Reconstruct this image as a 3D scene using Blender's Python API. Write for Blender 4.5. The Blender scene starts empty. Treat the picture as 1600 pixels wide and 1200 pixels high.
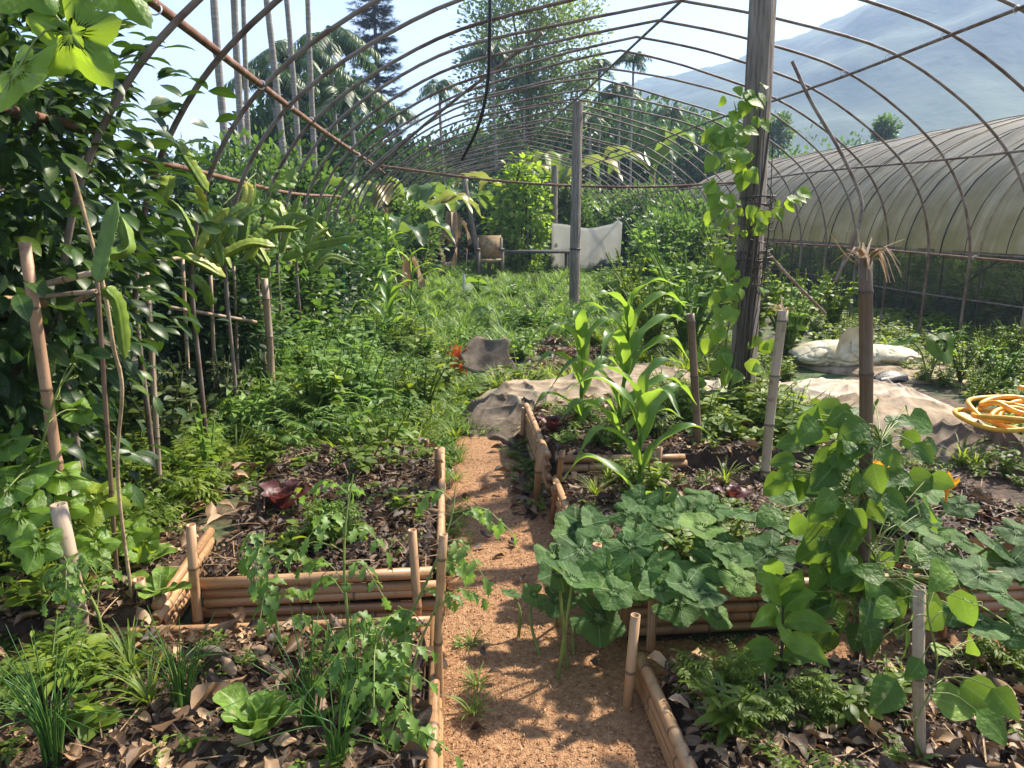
import bpy, math, random
import numpy as np
from math import radians, sin, cos, pi
C = bpy.context.scene
# ---------------------------------------------------------------- camera, sky, sun, exposure
CAMH = 1.5
PITCH, YAW, FPX = radians(12.687), radians(4.972), 1155.0
cam = bpy.data.cameras.new('camera'); camo = bpy.data.objects.new('camera', cam)
C.collection.objects.link(camo); C.camera = camo
cam.sensor_width = 36; cam.lens = 36 * FPX / 1600; cam.clip_end = 5000; cam.clip_start = .05
camo.location = (0, 0, CAMH); camo.rotation_euler = (pi / 2 - PITCH, 0, -YAW)
SUN_AZ, SUN_EL = radians(58), radians(46)      # azimuth from +Y towards +X
W = bpy.data.worlds.new('World'); C.world = W; W.use_nodes = True
wn = W.node_tree.nodes; wl = W.node_tree.links
bg = wn['Background']; bg.inputs[1].default_value = .09
sky = wn.new('ShaderNodeTexSky'); sky.sky_type = 'NISHITA'; sky.sun_disc = False
sky.sun_elevation = SUN_EL; sky.sun_rotation = SUN_AZ; sky.dust_density = .6; sky.ozone_density = 2.5; sky.air_density = 1.0
# thin bright cloud, mixed in by direction
tc = wn.new('ShaderNodeTexCoord'); mp = wn.new('ShaderNodeMapping'); mp.inputs['Scale'].default_value = (1.2, 1.2, 3.2)
nz = wn.new('ShaderNodeTexNoise'); nz.inputs['Scale'].default_value = 2.3; nz.inputs['Detail'].default_value = 7; nz.inputs['Roughness'].default_value = .55
cr = wn.new('ShaderNodeValToRGB'); cr.color_ramp.elements[0].position = .46; cr.color_ramp.elements[1].position = .74
mx = wn.new('ShaderNodeMixRGB'); mx.inputs[2].default_value = (4.6, 4.8, 5.2, 1)
wl.new(tc.outputs['Generated'], mp.inputs[0]); wl.new(mp.outputs[0], nz.inputs[0]); wl.new(nz.outputs[0], cr.inputs[0])
wl.new(cr.outputs[0], mx.inputs[0]); wl.new(sky.outputs[0], mx.inputs[1]); wl.new(mx.outputs[0], bg.inputs[0])
sun = bpy.data.lights.new('sun', 'SUN'); suno = bpy.data.objects.new('sun', sun); C.collection.objects.link(suno)
sun.energy = 5.0; sun.angle = radians(2.2); sun.color = (1, .91, .76)
suno.rotation_euler = (pi / 2 - SUN_EL, 0, pi - SUN_AZ); suno.location = (30, 20, 60)
C.view_settings.view_transform = 'Standard'; C.view_settings.look = 'None'
C.view_settings.exposure = 1.55; C.view_settings.gamma = 1
C.render.engine = 'CYCLES'
cy = C.cycles; cy.max_bounces = 7; cy.diffuse_bounces = 3; cy.glossy_bounces = 2; cy.transmission_bounces = 4; cy.transparent_max_bounces = 10; cy.volume_bounces = 1
cy.use_denoising = True; cy.caustics_reflective = False; cy.caustics_refractive = False
# ---------------------------------------------------------------- pixel -> world helpers
_f = np.array([sin(YAW) * cos(PITCH), cos(YAW) * cos(PITCH), -sin(PITCH)])
_r = np.array([cos(YAW), -sin(YAW), 0.]); _u = np.cross(_r, _f)
def ray(x, y): return _f + _r * (x - 800) / FPX + _u * (600 - y) / FPX
def G(x, y, z=0.):
    v = ray(x, y); t = (z - CAMH) / v[2]; return np.array([v[0] * t, v[1] * t, z])
def AY(x, y, Y):
    v = ray(x, y); t = Y / v[1]; return np.array([v[0] * t, Y, CAMH + v[2] * t])
def depth(P): return float((np.asarray(P) - [0, 0, CAMH]) @ _f)
def A3(*a): return np.array(a, float)
# ---------------------------------------------------------------- scene-graph helpers
def setp(o, label=None, cat=None, group=None, kind=None):
    if label: o['label'] = label
    if cat: o['category'] = cat
    if group: o['group'] = group
    if kind: o['kind'] = kind
    return o
def thing(name, label, cat, loc=(0, 0, 0), group=None):
    o = bpy.data.objects.new(name, None); C.collection.objects.link(o); o.location = loc; o.empty_display_size = .1
    return setp(o, label, cat, group)
def copy_tree(o, loc=None, rz=0., s=1., label=None, group=None, parent=None):
    c = o.copy(); C.collection.objects.link(c)
    if parent is not None: c.parent = parent
    else:
        c.location = loc; c.rotation_euler = (0, 0, rz); c.scale = (s, s, s) if np.isscalar(s) else s
    if label: c['label'] = label
    if group: c['group'] = group
    for ch in list(o.children): copy_tree(ch, parent=c)
    return c
# ---------------------------------------------------------------- mesh builder
class MB:
    def __init__(s): s.V = []; s.F = []; s.R = []; s.U = []; s.n = 0
    def add(s, V, F, rnd=0., uv=None):
        V = np.asarray(V, np.float32).reshape(-1, 3); F = np.asarray(F, np.int64)
        s.V.append(V); s.F.append((F + s.n, )); s.n += len(V)
        s.R.append(np.broadcast_to(np.asarray(rnd, np.float32), (len(V),)))
        s.U.append(np.zeros((len(V), 2), np.float32) if uv is None else np.asarray(uv, np.float32))
    def tpl(s):
        V = np.concatenate(s.V); R = np.concatenate(s.R); U = np.concatenate(s.U)
        q = [f[0] for f in s.F if f[0].shape[1] == 4]; t = [f[0] for f in s.F if f[0].shape[1] == 3]
        return dict(V=V, R=R, U=U, Q=np.concatenate(q) if q else None, T=np.concatenate(t) if t else None)
    def scatter(s, tp, M, t, rnd=0.):
        """tp template, M (N,3,3) column matrices incl. scale, t (N,3)"""
        N = len(t)
        if N == 0: return
        V = np.einsum('nij,vj->nvi', np.asarray(M, np.float32), tp['V']) + np.asarray(t, np.float32)[:, None, :]
        nv = len(tp['V']); off = (np.arange(N) * nv)[:, None, None] + s.n
        for k in ('Q', 'T'):
            if tp.get(k) is not None:
                f = tp[k]; s.F.append(((f[None] + off).reshape(-1, f.shape[1]),))
        s.V.append(V.reshape(-1, 3)); s.n += N * nv
        r = np.asarray(rnd, np.float32) * np.ones(N, np.float32)
        s.R.append((r[:, None] + tp['R'][None] if 'R' in tp else np.repeat(r[:, None], nv, 1)).reshape(-1))
        s.U.append(np.tile(tp['U'], (N, 1)))
    def tube(s, P, rad, n=8, cap=True, rnd=0.):
        P = np.asarray(P, float); m = len(P); rad = np.broadcast_to(np.asarray(rad, float), (m,))
        T = np.gradient(P, axis=0); T /= np.linalg.norm(T, axis=1)[:, None] + 1e-9
        a = A3(0, 0, 1) if abs(T[0][2]) < .9 else A3(1, 0, 0)
        x = np.cross(T[0], a); x /= np.linalg.norm(x); V = []; U = []
        L = np.concatenate([[0], np.cumsum(np.linalg.norm(np.diff(P, axis=0), axis=1))])
        th = np.arange(n) * 2 * pi / n
        for i in range(m):
            x = x - T[i] * (x @ T[i]); x /= np.linalg.norm(x) + 1e-9; y = np.cross(T[i], x)
            V.append(P[i] + rad[i] * (np.cos(th)[:, None] * x + np.sin(th)[:, None] * y))
            U.append(np.stack([th / (2 * pi), np.full(n, L[i])], 1))
        V = np.concatenate(V); U = np.concatenate(U)
        i = np.arange(m - 1)[:, None] * n; j = np.arange(n)[None]; k = (j + 1) % n
        F = np.stack([i + j, i + k, i + n + k, i + n + j], -1).reshape(-1, 4)
        s.add(V, F, rnd, U)
        if cap:
            for e, ring in ((0, 0), (m - 1, (m - 1) * n)):
                v = np.concatenate([V[ring:ring + n], P[e][None]])
                f = np.stack([np.arange(n), (np.arange(n) + 1) % n, np.full(n, n)], 1)
                if e == 0: f = f[:, ::-1]
                s.add(v, f, rnd, np.tile(np.array([[.5, L[e]]]), (n + 1, 1)))
    def box(s, c, sz, rz=0., rnd=0.):
        c = np.asarray(c, float); h = np.asarray(sz, float) / 2
        V = np.array([[x, y, z] for x in (-1, 1) for y in (-1, 1) for z in (-1, 1)], float) * h
        R = np.array([[cos(rz), -sin(rz), 0], [sin(rz), cos(rz), 0], [0, 0, 1]])
        F = [[0, 1, 3, 2], [4, 6, 7, 5], [0, 4, 5, 1], [2, 3, 7, 6], [0, 2, 6, 4], [1, 5, 7, 3]]
        s.add(V @ R.T + c, F, rnd, np.stack([V[:, 0] + V[:, 1], V[:, 2]], 1))
    def strip(s, P, w, up=(0, 0, 1), fold=.25, cols=2, rnd=0., wave=0., wf=9.):
        """ribbon along P with half widths w, folded about its midrib"""
        P = np.asarray(P, float); m = len(P); w = np.broadcast_to(np.asarray(w, float), (m,))
        T = np.gradient(P, axis=0); T /= np.linalg.norm(T, axis=1)[:, None] + 1e-9
        up = np.asarray(up, float); X = np.cross(T, up); X /= np.linalg.norm(X, axis=1)[:, None] + 1e-6
        N = np.cross(X, T)
        cs = np.linspace(-1, 1, 2 * cols + 1); tt = np.linspace(0, 1, m)
        V = []; U = []
        for c in cs:
            V.append(P + X * (c * w)[:, None] + N * (fold * (abs(c) if cols == 1 else c * c) * w + wave * w * np.sin(tt * wf + 2 * np.sign(c)) * abs(c))[:, None])
            U.append(np.stack([np.full(m, c), tt], 1))
        k = len(cs); V = np.stack(V, 1).reshape(-1, 3); U = np.stack(U, 1).reshape(-1, 2)
        i = np.arange(m - 1)[:, None] * k; j = np.arange(k - 1)[None]
        F = np.stack([i + j, i + j + 1, i + k + j + 1, i + k + j], -1).reshape(-1, 4)
        s.add(V, F, rnd, U)
    def mesh(s, name, off=(0, 0, 0), smooth=True):
        V = np.concatenate(s.V) - np.asarray(off, np.float32); me = bpy.data.meshes.new(name)
        me.vertices.add(len(V)); me.vertices.foreach_set('co', V.astype(np.float32).ravel())
        fs = [f[0] for f in s.F]; nl = sum(f.size for f in fs); npoly = sum(len(f) for f in fs)
        me.loops.add(nl); me.loops.foreach_set('vertex_index', np.concatenate([f.ravel() for f in fs]).astype(np.int32))
        tot = np.concatenate([np.full(len(f), f.shape[1]) for f in fs]); st = np.concatenate([[0], np.cumsum(tot)[:-1]])
        me.polygons.add(npoly); me.polygons.foreach_set('loop_start', st.astype(np.int32))
        try: me.polygons.foreach_set('loop_total', tot.astype(np.int32))
        except Exception: pass
        me.update(calc_edges=True)
        a = me.attributes.new('rnd', 'FLOAT', 'POINT'); a.data.foreach_set('value', np.concatenate(s.R).astype(np.float32))
        b = me.attributes.new('luv', 'FLOAT_VECTOR', 'POINT'); U = np.concatenate(s.U)
        b.data.foreach_set('vector', np.concatenate([U, np.zeros((len(U), 1))], 1).astype(np.float32).ravel())
        me.polygons.foreach_set('use_smooth', np.full(npoly, smooth)); me.validate()
        return me
    def build(s, name, mat, parent=None, loc=None, smooth=True):
        off = loc if loc is not None else (tuple(root_loc(parent)) if parent is not None else (0, 0, 0))
        me = s.mesh(name, off, smooth); me.materials.append(mat)
        o = bpy.data.objects.new(name, me); C.collection.objects.link(o)
        if parent is not None: o.parent = parent
        elif loc is not None: o.location = loc
        return o
def root_loc(o):
    p = A3(*o.location)
    while o.parent is not None: o = o.parent; p = p + A3(*o.location)
    return p
def frames(d, n, s=1.):
    """(N,3,3): local Y along d, Z near n"""
    d = d / (np.linalg.norm(d, axis=1)[:, None] + 1e-9); x = np.cross(d, n); x /= np.linalg.norm(x, axis=1)[:, None] + 1e-6
    z = np.cross(x, d); s = np.broadcast_to(np.asarray(s, float), (len(d),))
    return np.stack([x, d, z], 2) * s[:, None, None]
def rotz(a, s=1.):
    a = np.asarray(a, float); c, q = np.cos(a), np.sin(a); o = np.zeros_like(a); e = np.ones_like(a)
    M = np.stack([np.stack([c, -q, o], -1), np.stack([q, c, o], -1), np.stack([o, o, e], -1)], -2)
    return M * np.broadcast_to(np.asarray(s, float), a.shape)[..., None, None]
def curve(pts, n=16):
    """Catmull-Rom through pts"""
    P = np.asarray(pts, float); m = len(P)
    if m == 2: return P[0] + (P[1] - P[0]) * np.linspace(0, 1, n)[:, None]
    Q = np.concatenate([[2 * P[0] - P[1]], P, [2 * P[-1] - P[-2]]]); t = np.linspace(0, m - 1 - 1e-6, n); i = t.astype(int); u = (t - i)[:, None]
    a, b, c, d = Q[i], Q[i + 1], Q[i + 2], Q[i + 3]
    return .5 * (2 * b + (c - a) * u + (2 * a - 5 * b + 4 * c - d) * u ** 2 + (3 * b - a - 3 * c + d) * u ** 3)
def wob(P, amp, rg):
    P = np.array(P, float); k = len(P); ph = rg.uniform(0, 6, 3)
    for i in range(3): P[:, i] += amp * np.sin(np.linspace(0, rg.uniform(3, 7), k) + ph[i]) - amp * sin(ph[i])
    return P
# ---------------------------------------------------------------- leaf templates (unit length along +Y, face +Z)
def leaf_tpl(wf, nseg=4, fold=.15, droop=.2, cols=1, wave=0.):
    t = np.linspace(0, 1, nseg + 1); mb = MB(); w = np.maximum(np.array([wf(x) for x in t]), .004)
    P = np.stack([0 * t, np.sin(t * 1.1) / sin(1.1) if droop else t, -droop * t ** 2], 1)
    mb.strip(P, w, fold=fold, cols=cols, wave=wave); return mb.tpl()
def polar_tpl(rf, nth=30, rings=(.3, .65, 1.), cup=.1, wave=.05, k=5):
    th = np.linspace(-pi, pi, nth + 1); r = np.array([rf(a) for a in th]); V = [[0, 0, 0]]; U = [[0, 0]]
    for q in rings:
        z = -cup * q ** 2 * .5 + wave * q ** 2 * np.cos(k * th) * r
        V += list(np.stack([np.sin(th) * r * q, np.cos(th) * r * q, z], 1)); U += list(np.stack([th / pi, np.full(nth + 1, q)], 1))
    n = nth + 1; F3 = [[0, 1 + j + 1, 1 + j] for j in range(nth)]; F4 = []
    for a in range(len(rings) - 1):
        for j in range(nth):
            b = 1 + a * n + j; F4.append([b, b + 1, b + n + 1, b + n])
    mb = MB(); mb.add(V, np.array(F4)[:, ::-1], 0, U); t = mb.tpl(); t['T'] = np.array(F3); return t
ovate = lambda w, p=.75: (lambda t: w * sin(pi * min(1, t ** p)) ** .9)
T_ov = leaf_tpl(ovate(.26), 4, .2, .2); T_ovb = leaf_tpl(ovate(.38, .62), 5, .18, .25, 1, .06); T_lan = leaf_tpl(ovate(.15), 4, .25, .35)
T_cit = leaf_tpl(ovate(.24, .85), 5, .28, .28, 1, .05); T_bean = leaf_tpl(ovate(.42, .55), 6, .14, .3, 2, .07)
T_pal = leaf_tpl(ovate(.055, .6), 4, .3, .4); T_grass = leaf_tpl(lambda t: .03 * (1 - t) ** .6, 5, .2, .55); T_tiny = leaf_tpl(ovate(.28), 2, .2, .1); T_needle = leaf_tpl(lambda t: .05 * (1 - t * .8), 2, .1, .1)
T_dry = [leaf_tpl(ovate(.25, .85), 6, f, d, 2, w) for f, d, w in ((.7, .35, .3), (-.5, -.2, .35), (1.1, .1, .2), (.25, .5, .45))]
def r_pump(a): return .52 * (1 + .1 * cos(5 * a) + .03 * cos(23 * a) + .015 * cos(37 * a)) * (1 - .6 * math.exp(-((pi - abs(a)) / .2) ** 2))
def r_gourd(a): return (.37 + (.27 if abs(a) < .63 else .16) * (1 - abs((a + pi / 5) % (2 * pi / 5) - pi / 5) / (pi / 5)) ** 1.1 + .012 * cos(31 * a)) * (1 - .7 * math.exp(-((pi - abs(a)) / .22) ** 2))
def r_deep(a): return (.32 + (.32 if abs(a) < .63 else .2) * (1 - abs((a + pi / 5) % (2 * pi / 5) - pi / 5) / (pi / 5)) ** 1.05 + .012 * cos(31 * a)) * (1 - .6 * math.exp(-((pi - abs(a)) / .22) ** 2))
def r_round(a): return .48 * (1 + .05 * cos(3 * a)) * (1 - .3 * math.exp(-((pi - abs(a)) / .3) ** 2)) * (1 + .25 * max(0, cos(a)) ** 8)
T_pump = polar_tpl(r_pump, 46, (.25, .5, .75, 1), .12, .05); T_gourd = polar_tpl(r_gourd, 60, (.3, .65, 1), .2, .1); T_deep = polar_tpl(r_deep, 70, (.3, .65, 1), .14, .05); T_round = polar_tpl(r_round, 24, (.4, .75, 1), .15, .12, 3)
T_pump2 = polar_tpl(r_pump, 46, (.25, .5, .75, 1), -.18, .09, 3)
# ---------------------------------------------------------------- materials
def newmat(n):
    m = bpy.data.materials.new(n); m.use_nodes = True; nt = m.node_tree; return m, nt, nt.nodes['Principled BSDF'], nt.nodes['Material Output']
def N(nt, t, **k):
    n = nt.nodes.new(t)
    for a, b in k.items(): setattr(n, a, b)
    return n
def ramp(nt, stops):
    r = N(nt, 'ShaderNodeValToRGB'); e = r.color_ramp.elements
    while len(e) < len(stops): e.new(.5)
    for i, (p, c) in enumerate(stops): e[i].position = p; e[i].color = (*c, 1)
    return r
def leafmat(name, cols, trans, rough=.45, tmix=.35, vein=.3, palm=False, spec=.5, veincol=(.25, .32, .12), spots=0.):
    cols = [(c[0] * 1.2, c[1] * 1.04, c[2] * .75) if c[1] > c[0] and c[1] > c[2] else c for c in cols]
    m, nt, b, out = newmat(name); L = nt.links.new
    at = N(nt, 'ShaderNodeAttribute', attribute_name='rnd'); lu = N(nt, 'ShaderNodeAttribute', attribute_name='luv')
    r = ramp(nt, [(i / max(1, len(cols) - 1), c) for i, c in enumerate(cols)]); L(at.outputs['Fac'], r.inputs[0])
    g = N(nt, 'ShaderNodeNewGeometry'); nz = N(nt, 'ShaderNodeTexNoise'); nz.inputs['Scale'].default_value = 23; nz.inputs['Detail'].default_value = 3
    L(g.outputs['Position'], nz.inputs[0]); mr = N(nt, 'ShaderNodeMapRange'); mr.inputs[1].default_value = .3; mr.inputs[2].default_value = .7; mr.inputs[3].default_value = .72; mr.inputs[4].default_value = 1.25
    L(nz.outputs[0], mr.inputs[0]); mu = N(nt, 'ShaderNodeMixRGB', blend_type='MULTIPLY'); mu.inputs[0].default_value = 1; L(r.outputs[0], mu.inputs[1]); L(mr.outputs[0], mu.inputs[2]); col = mu.outputs[0]
    if vein:
        sp = N(nt, 'ShaderNodeSeparateXYZ'); L(lu.outputs['Vector'], sp.inputs[0])
        def M(op, a, bb=None, c=None):
            x = N(nt, 'ShaderNodeMath', operation=op)
            for i, v in enumerate((a, bb, c)):
                if v is None: continue
                if isinstance(v, (int, float)): x.inputs[i].default_value = v
                else: L(v, x.inputs[i])
            return x.outputs[0]
        if palm:
            w = M('ABSOLUTE', M('SINE', M('MULTIPLY', sp.outputs[0], 2.5 * pi)))    # zero between the lobes' axes
            ax = M('ABSOLUTE', M('COSINE', M('MULTIPLY', sp.outputs[0], 2.5 * pi)))
            v = M('LESS_THAN', M('MULTIPLY', w, sp.outputs[1]), .055)
            w2 = M('ABSOLUTE', M('SINE', M('ADD', M('MULTIPLY', sp.outputs[1], 19), M('MULTIPLY', w, 4))))
            v = M('MAXIMUM', v, M('MULTIPLY', M('LESS_THAN', w2, .16), .0))
        else:
            a = M('ABSOLUTE', sp.outputs[0]); v = M('LESS_THAN', a, .07)
            w2 = M('ABSOLUTE', M('SINE', M('SUBTRACT', M('MULTIPLY', sp.outputs[1], 26), M('MULTIPLY', a, 4.5))))
            v = M('MAXIMUM', v, M('MULTIPLY', M('LESS_THAN', w2, .2), .45))
        vm = N(nt, 'ShaderNodeMixRGB'); L(M('MULTIPLY', v, vein), vm.inputs[0]); L(col, vm.inputs[1]); vm.inputs[2].default_value = (*veincol, 1); col = vm.outputs[0]
        bp = N(nt, 'ShaderNodeBump'); bp.inputs['Strength'].default_value = .35; bp.inputs['Distance'].default_value = .01; bp.invert = True; L(v, bp.inputs['Height']); L(bp.outputs[0], b.inputs['Normal'])
    if spots:
        n4 = N(nt, 'ShaderNodeTexNoise'); n4.inputs['Scale'].default_value = 70; n4.inputs['Detail'].default_value = 3; L(g.outputs['Position'], n4.inputs[0]); b4 = N(nt, 'ShaderNodeBump'); b4.inputs['Strength'].default_value = spots; b4.inputs['Distance'].default_value = .012; L(n4.outputs[0], b4.inputs['Height']); L(bp.outputs[0], b4.inputs['Normal']); L(b4.outputs[0], b.inputs['Normal'])
        n5 = N(nt, 'ShaderNodeTexNoise'); n5.inputs['Scale'].default_value = 38; n5.inputs['Detail'].default_value = 6; L(g.outputs['Position'], n5.inputs[0]); r5 = ramp(nt, [(.66, (0, 0, 0)), (.72, (1, 1, 1))]); L(n5.outputs[0], r5.inputs[0]); m5 = N(nt, 'ShaderNodeMixRGB'); L(r5.outputs[0], m5.inputs[0]); L(col, m5.inputs[1]); m5.inputs[2].default_value = (.3, .27, .1, 1); col = m5.outputs[0]
    L(col, b.inputs['Base Color']); b.inputs['Roughness'].default_value = rough; b.inputs['Specular IOR Level'].default_value = spec
    tr = N(nt, 'ShaderNodeBsdfTranslucent'); tm = N(nt, 'ShaderNodeMixRGB', blend_type='MULTIPLY'); tm.inputs[0].default_value = 1
    tr_c = N(nt, 'ShaderNodeMixRGB'); tr_c.inputs[0].default_value = .6; L(col, tr_c.inputs[1]); tr_c.inputs[2].default_value = (*trans, 1); L(tr_c.outputs[0], tr.inputs[0])
    mx = N(nt, 'ShaderNodeMixShader'); mx.inputs[0].default_value = tmix; L(b.outputs[0], mx.inputs[1]); L(tr.outputs[0], mx.inputs[2]); L(mx.outputs[0], out.inputs[0])
    return m
def noisemat(name, stops, scale=8, detail=6, rough=.8, bump=.3, bscale=None, stretch=(1, 1, 1), spec=.3, dist=.02, rmix=0., obj=False):
    m, nt, b, out = newmat(name); L = nt.links.new
    g = N(nt, 'ShaderNodeTexCoord'); mp = N(nt, 'ShaderNodeMapping'); mp.inputs['Scale'].default_value = stretch; L(g.outputs['Object'], mp.inputs[0])
    nz = N(nt, 'ShaderNodeTexNoise'); nz.inputs['Scale'].default_value = scale; nz.inputs['Detail'].default_value = detail; nz.inputs['Roughness'].default_value = .62; L(mp.outputs[0], nz.inputs[0])
    fac = nz.outputs[0]
    if rmix:
        at = N(nt, 'ShaderNodeAttribute', attribute_name='rnd'); x = N(nt, 'ShaderNodeMath', operation='MULTIPLY_ADD'); L(at.outputs['Fac'], x.inputs[0]); x.inputs[1].default_value = rmix; L(fac, x.inputs[2]); fac = x.outputs[0]
    r = ramp(nt, stops); L(fac, r.inputs[0]); L(r.outputs[0], b.inputs['Base Color'])
    b.inputs['Roughness'].default_value = rough; b.inputs['Specular IOR Level'].default_value = spec
    if bump:
        n2 = N(nt, 'ShaderNodeTexNoise'); n2.inputs['Scale'].default_value = bscale or scale * 4; n2.inputs['Detail'].default_value = 5; L(mp.outputs[0], n2.inputs[0])
        bp = N(nt, 'ShaderNodeBump'); bp.inputs['Strength'].default_value = bump; bp.inputs['Distance'].default_value = dist; L(n2.outputs[0], bp.inputs['Height']); L(bp.outputs[0], b.inputs['Normal'])
    return m
def bamboomat(name, stops, rough=.45):
    """streaks along the culm (luv.y is metres along it), dark node rings are modelled and stained here"""
    m, nt, b, out = newmat(name); L = nt.links.new
    lu = N(nt, 'ShaderNodeAttribute', attribute_name='luv'); at = N(nt, 'ShaderNodeAttribute', attribute_name='rnd'); g = N(nt, 'ShaderNodeTexCoord')
    mp = N(nt, 'ShaderNodeMapping'); mp.inputs['Scale'].default_value = (9, 2.2, 1); L(lu.outputs['Vector'], mp.inputs[0])
    ad = N(nt, 'ShaderNodeVectorMath', operation='MULTIPLY_ADD'); L(at.outputs['Fac'], ad.inputs[0]); ad.inputs[1].default_value = (17, 31, 5); L(mp.outputs[0], ad.inputs[2])
    nz = N(nt, 'ShaderNodeTexNoise'); nz.inputs['Scale'].default_value = 1.3; nz.inputs['Detail'].default_value = 7; nz.inputs['Roughness'].default_value = .65; L(ad.outputs[0], nz.inputs[0])
    x = N(nt, 'ShaderNodeMath', operation='MULTIPLY_ADD'); L(at.outputs['Fac'], x.inputs[0]); x.inputs[1].default_value = .34; L(nz.outputs[0], x.inputs[2])
    r = ramp(nt, stops); L(x.outputs[0], r.inputs[0])
    n3 = N(nt, 'ShaderNodeTexNoise'); n3.inputs['Scale'].default_value = 26; n3.inputs['Detail'].default_value = 4; L(g.outputs['Object'], n3.inputs[0])
    sr = N(nt, 'ShaderNodeValToRGB'); sr.color_ramp.elements[0].position = .56; sr.color_ramp.elements[1].position = .7; L(n3.outputs[0], sr.inputs[0])
    ml = N(nt, 'ShaderNodeMath', operation='MULTIPLY'); L(sr.outputs[0], ml.inputs[0]); ml.inputs[1].default_value = .55
    mx = N(nt, 'ShaderNodeMixRGB'); L(ml.outputs[0], mx.inputs[0]); L(r.outputs[0], mx.inputs[1]); mx.inputs[2].default_value = (.085, .055, .035, 1); sx = N(nt, 'ShaderNodeSeparateXYZ'); L(lu.outputs['Vector'], sx.inputs[0]); nr_ = N(nt, 'ShaderNodeMapRange'); nr_.inputs[1].default_value = 1.02; nr_.inputs[2].default_value = 1.7; nr_.inputs[4].default_value = .75; L(sx.outputs[0], nr_.inputs[0])
    m2_ = N(nt, 'ShaderNodeMixRGB'); L(nr_.outputs[0], m2_.inputs[0]); L(mx.outputs[0], m2_.inputs[1]); m2_.inputs[2].default_value = (.07, .042, .025, 1); L(m2_.outputs[0], b.inputs['Base Color'])
    b.inputs['Roughness'].default_value = rough; bp = N(nt, 'ShaderNodeBump'); bp.inputs['Strength'].default_value = .35; bp.inputs['Distance'].default_value = .004; L(nz.outputs[0], bp.inputs['Height']); L(bp.outputs[0], b.inputs['Normal'])
    return m
M = {}
M['bamboo'] = bamboomat('bamboo', [(.3, (.11, .05, .023)), (.5, (.29, .148, .066)), (.8, (.44, .26, .128))])
M['bamboo_grey'] = bamboomat('bamboo_grey', [(.3, (.13, .085, .055)), (.5, (.28, .19, .125)), (.8, (.42, .31, .21))], .6)
M['bamboo_dark'] = bamboomat('bamboo_dark', [(.3, (.05, .032, .022)), (.55, (.12, .07, .043)), (.85, (.2, .125, .075))], .5)
M['bamboo_brown'] = bamboomat('bamboo_brown', [(.3, (.1, .045, .025)), (.5, (.23, .115, .062)), (.8, (.36, .21, .12))], .55)
M['node'] = noisemat('node', [(.3, (.12, .075, .045)), (.7, (.3, .2, .11))], 60, bump=0)
M['soil'] = noisemat('soil', [(.3, (.022, .013, .009)), (.55, (.075, .043, .027)), (.8, (.15, .09, .055))], 14, bump=1., bscale=45)
M['litter'] = leafmat('litter', [(.024, .014, .008), (.07, .037, .019), (.17, .095, .045), (.34, .205, .105), (.44, .3, .18)], (.3, .17, .08), .6, .12, .25, veincol=(.3, .2, .13))
M['husk'] = leafmat('husk', [(.18, .085, .038), (.4, .21, .1), (.6, .36, .19)], (.5, .3, .12), .6, .15, 0)
M['path'] = noisemat('path', [(.3, (.17, .082, .038)), (.5, (.34, .18, .085)), (.7, (.46, .27, .14))], 55, 8, bump=1., bscale=170, dist=.012)
M['steel'] = noisemat('steel', [(.3, (.06, .03, .02)), (.48, (.14, .085, .06)), (.64, (.23, .18, .15))], 6, 8, rough=.55, bump=.2, bscale=90, stretch=(1, 1, 1), dist=.004, rmix=.12)
M['rust'] = noisemat('rust', [(.3, (.08, .034, .022)), (.5, (.17, .082, .05)), (.7, (.27, .18, .13))], 9, 8, rough=.7, bump=.3, bscale=80, dist=.004)
M['clip'] = noisemat('clip', [(.3, (.5, .5, .5)), (.7, (.75, .75, .75))], 30, rough=.35, bump=0)
M['wood'] = noisemat('wood', [(.28, (.055, .043, .035)), (.44, (.2, .16, .13)), (.58, (.3, .25, .21)), (.75, (.42, .37, .325))], 7, 9, rough=.85, bump=1., bscale=16, stretch=(6, 6, .45), dist=.02)
M['burlap'] = noisemat('burlap', [(.3, (.13, .095, .062)), (.48, (.29, .22, .15)), (.6, (.38, .3, .215)), (.72, (.47, .38, .28))], 7, 10, rough=.9, bump=.5, bscale=260, dist=.006, spec=.1)
M['burlap_dark'] = noisemat('burlap_dark', [(.3, (.06, .046, .035)), (.5, (.15, .118, .088)), (.72, (.26, .21, .16))], 7, 10, rough=.9, bump=.5, bscale=260, dist=.006, spec=.1)
M['burlap_pale'] = noisemat('burlap_pale', [(.3, (.24, .18, .13)), (.46, (.42, .335, .25)), (.6, (.53, .44, .34)), (.75, (.6, .52, .43))], 7, 10, rough=.9, bump=.4, bscale=260, dist=.006, spec=.1)
M['whitesack'] = noisemat('whitesack', [(.25, (.36, .31, .2)), (.5, (.6, .54, .38)), (.75, (.72, .68, .55))], 8, 8, rough=.7, bump=.3, bscale=60, spec=.3)
M['hose'] = noisemat('hose', [(.3, (.6, .25, .02)), (.6, (.85, .42, .03))], 20, rough=.45, bump=0, spec=.5)
M['trunk'] = noisemat('trunk', [(.3, (.05, .038, .028)), (.6, (.14, .11, .085)), (.8, (.24, .2, .16))], 9, 8, rough=.9, bump=.8, stretch=(3, 3, .6))
M['stem'] = leafmat('stem', [(.1, .16, .045), (.2, .27, .09)], (.3, .4, .08), .5, .1, 0)
M['stem_dark'] = leafmat('stem_dark', [(.05, .035, .03), (.1, .07, .045)], (.1, .1, .05), .6, .03, 0)
M['drystem'] = noisemat('drystem', [(.3, (.2, .12, .06)), (.6, (.42, .3, .17)), (.8, (.55, .43, .28))], 14, rough=.8, bump=.3)
g1 = [(.018, .045, .012), (.035, .085, .018), (.07, .14, .03), (.12, .2, .04)]
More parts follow.
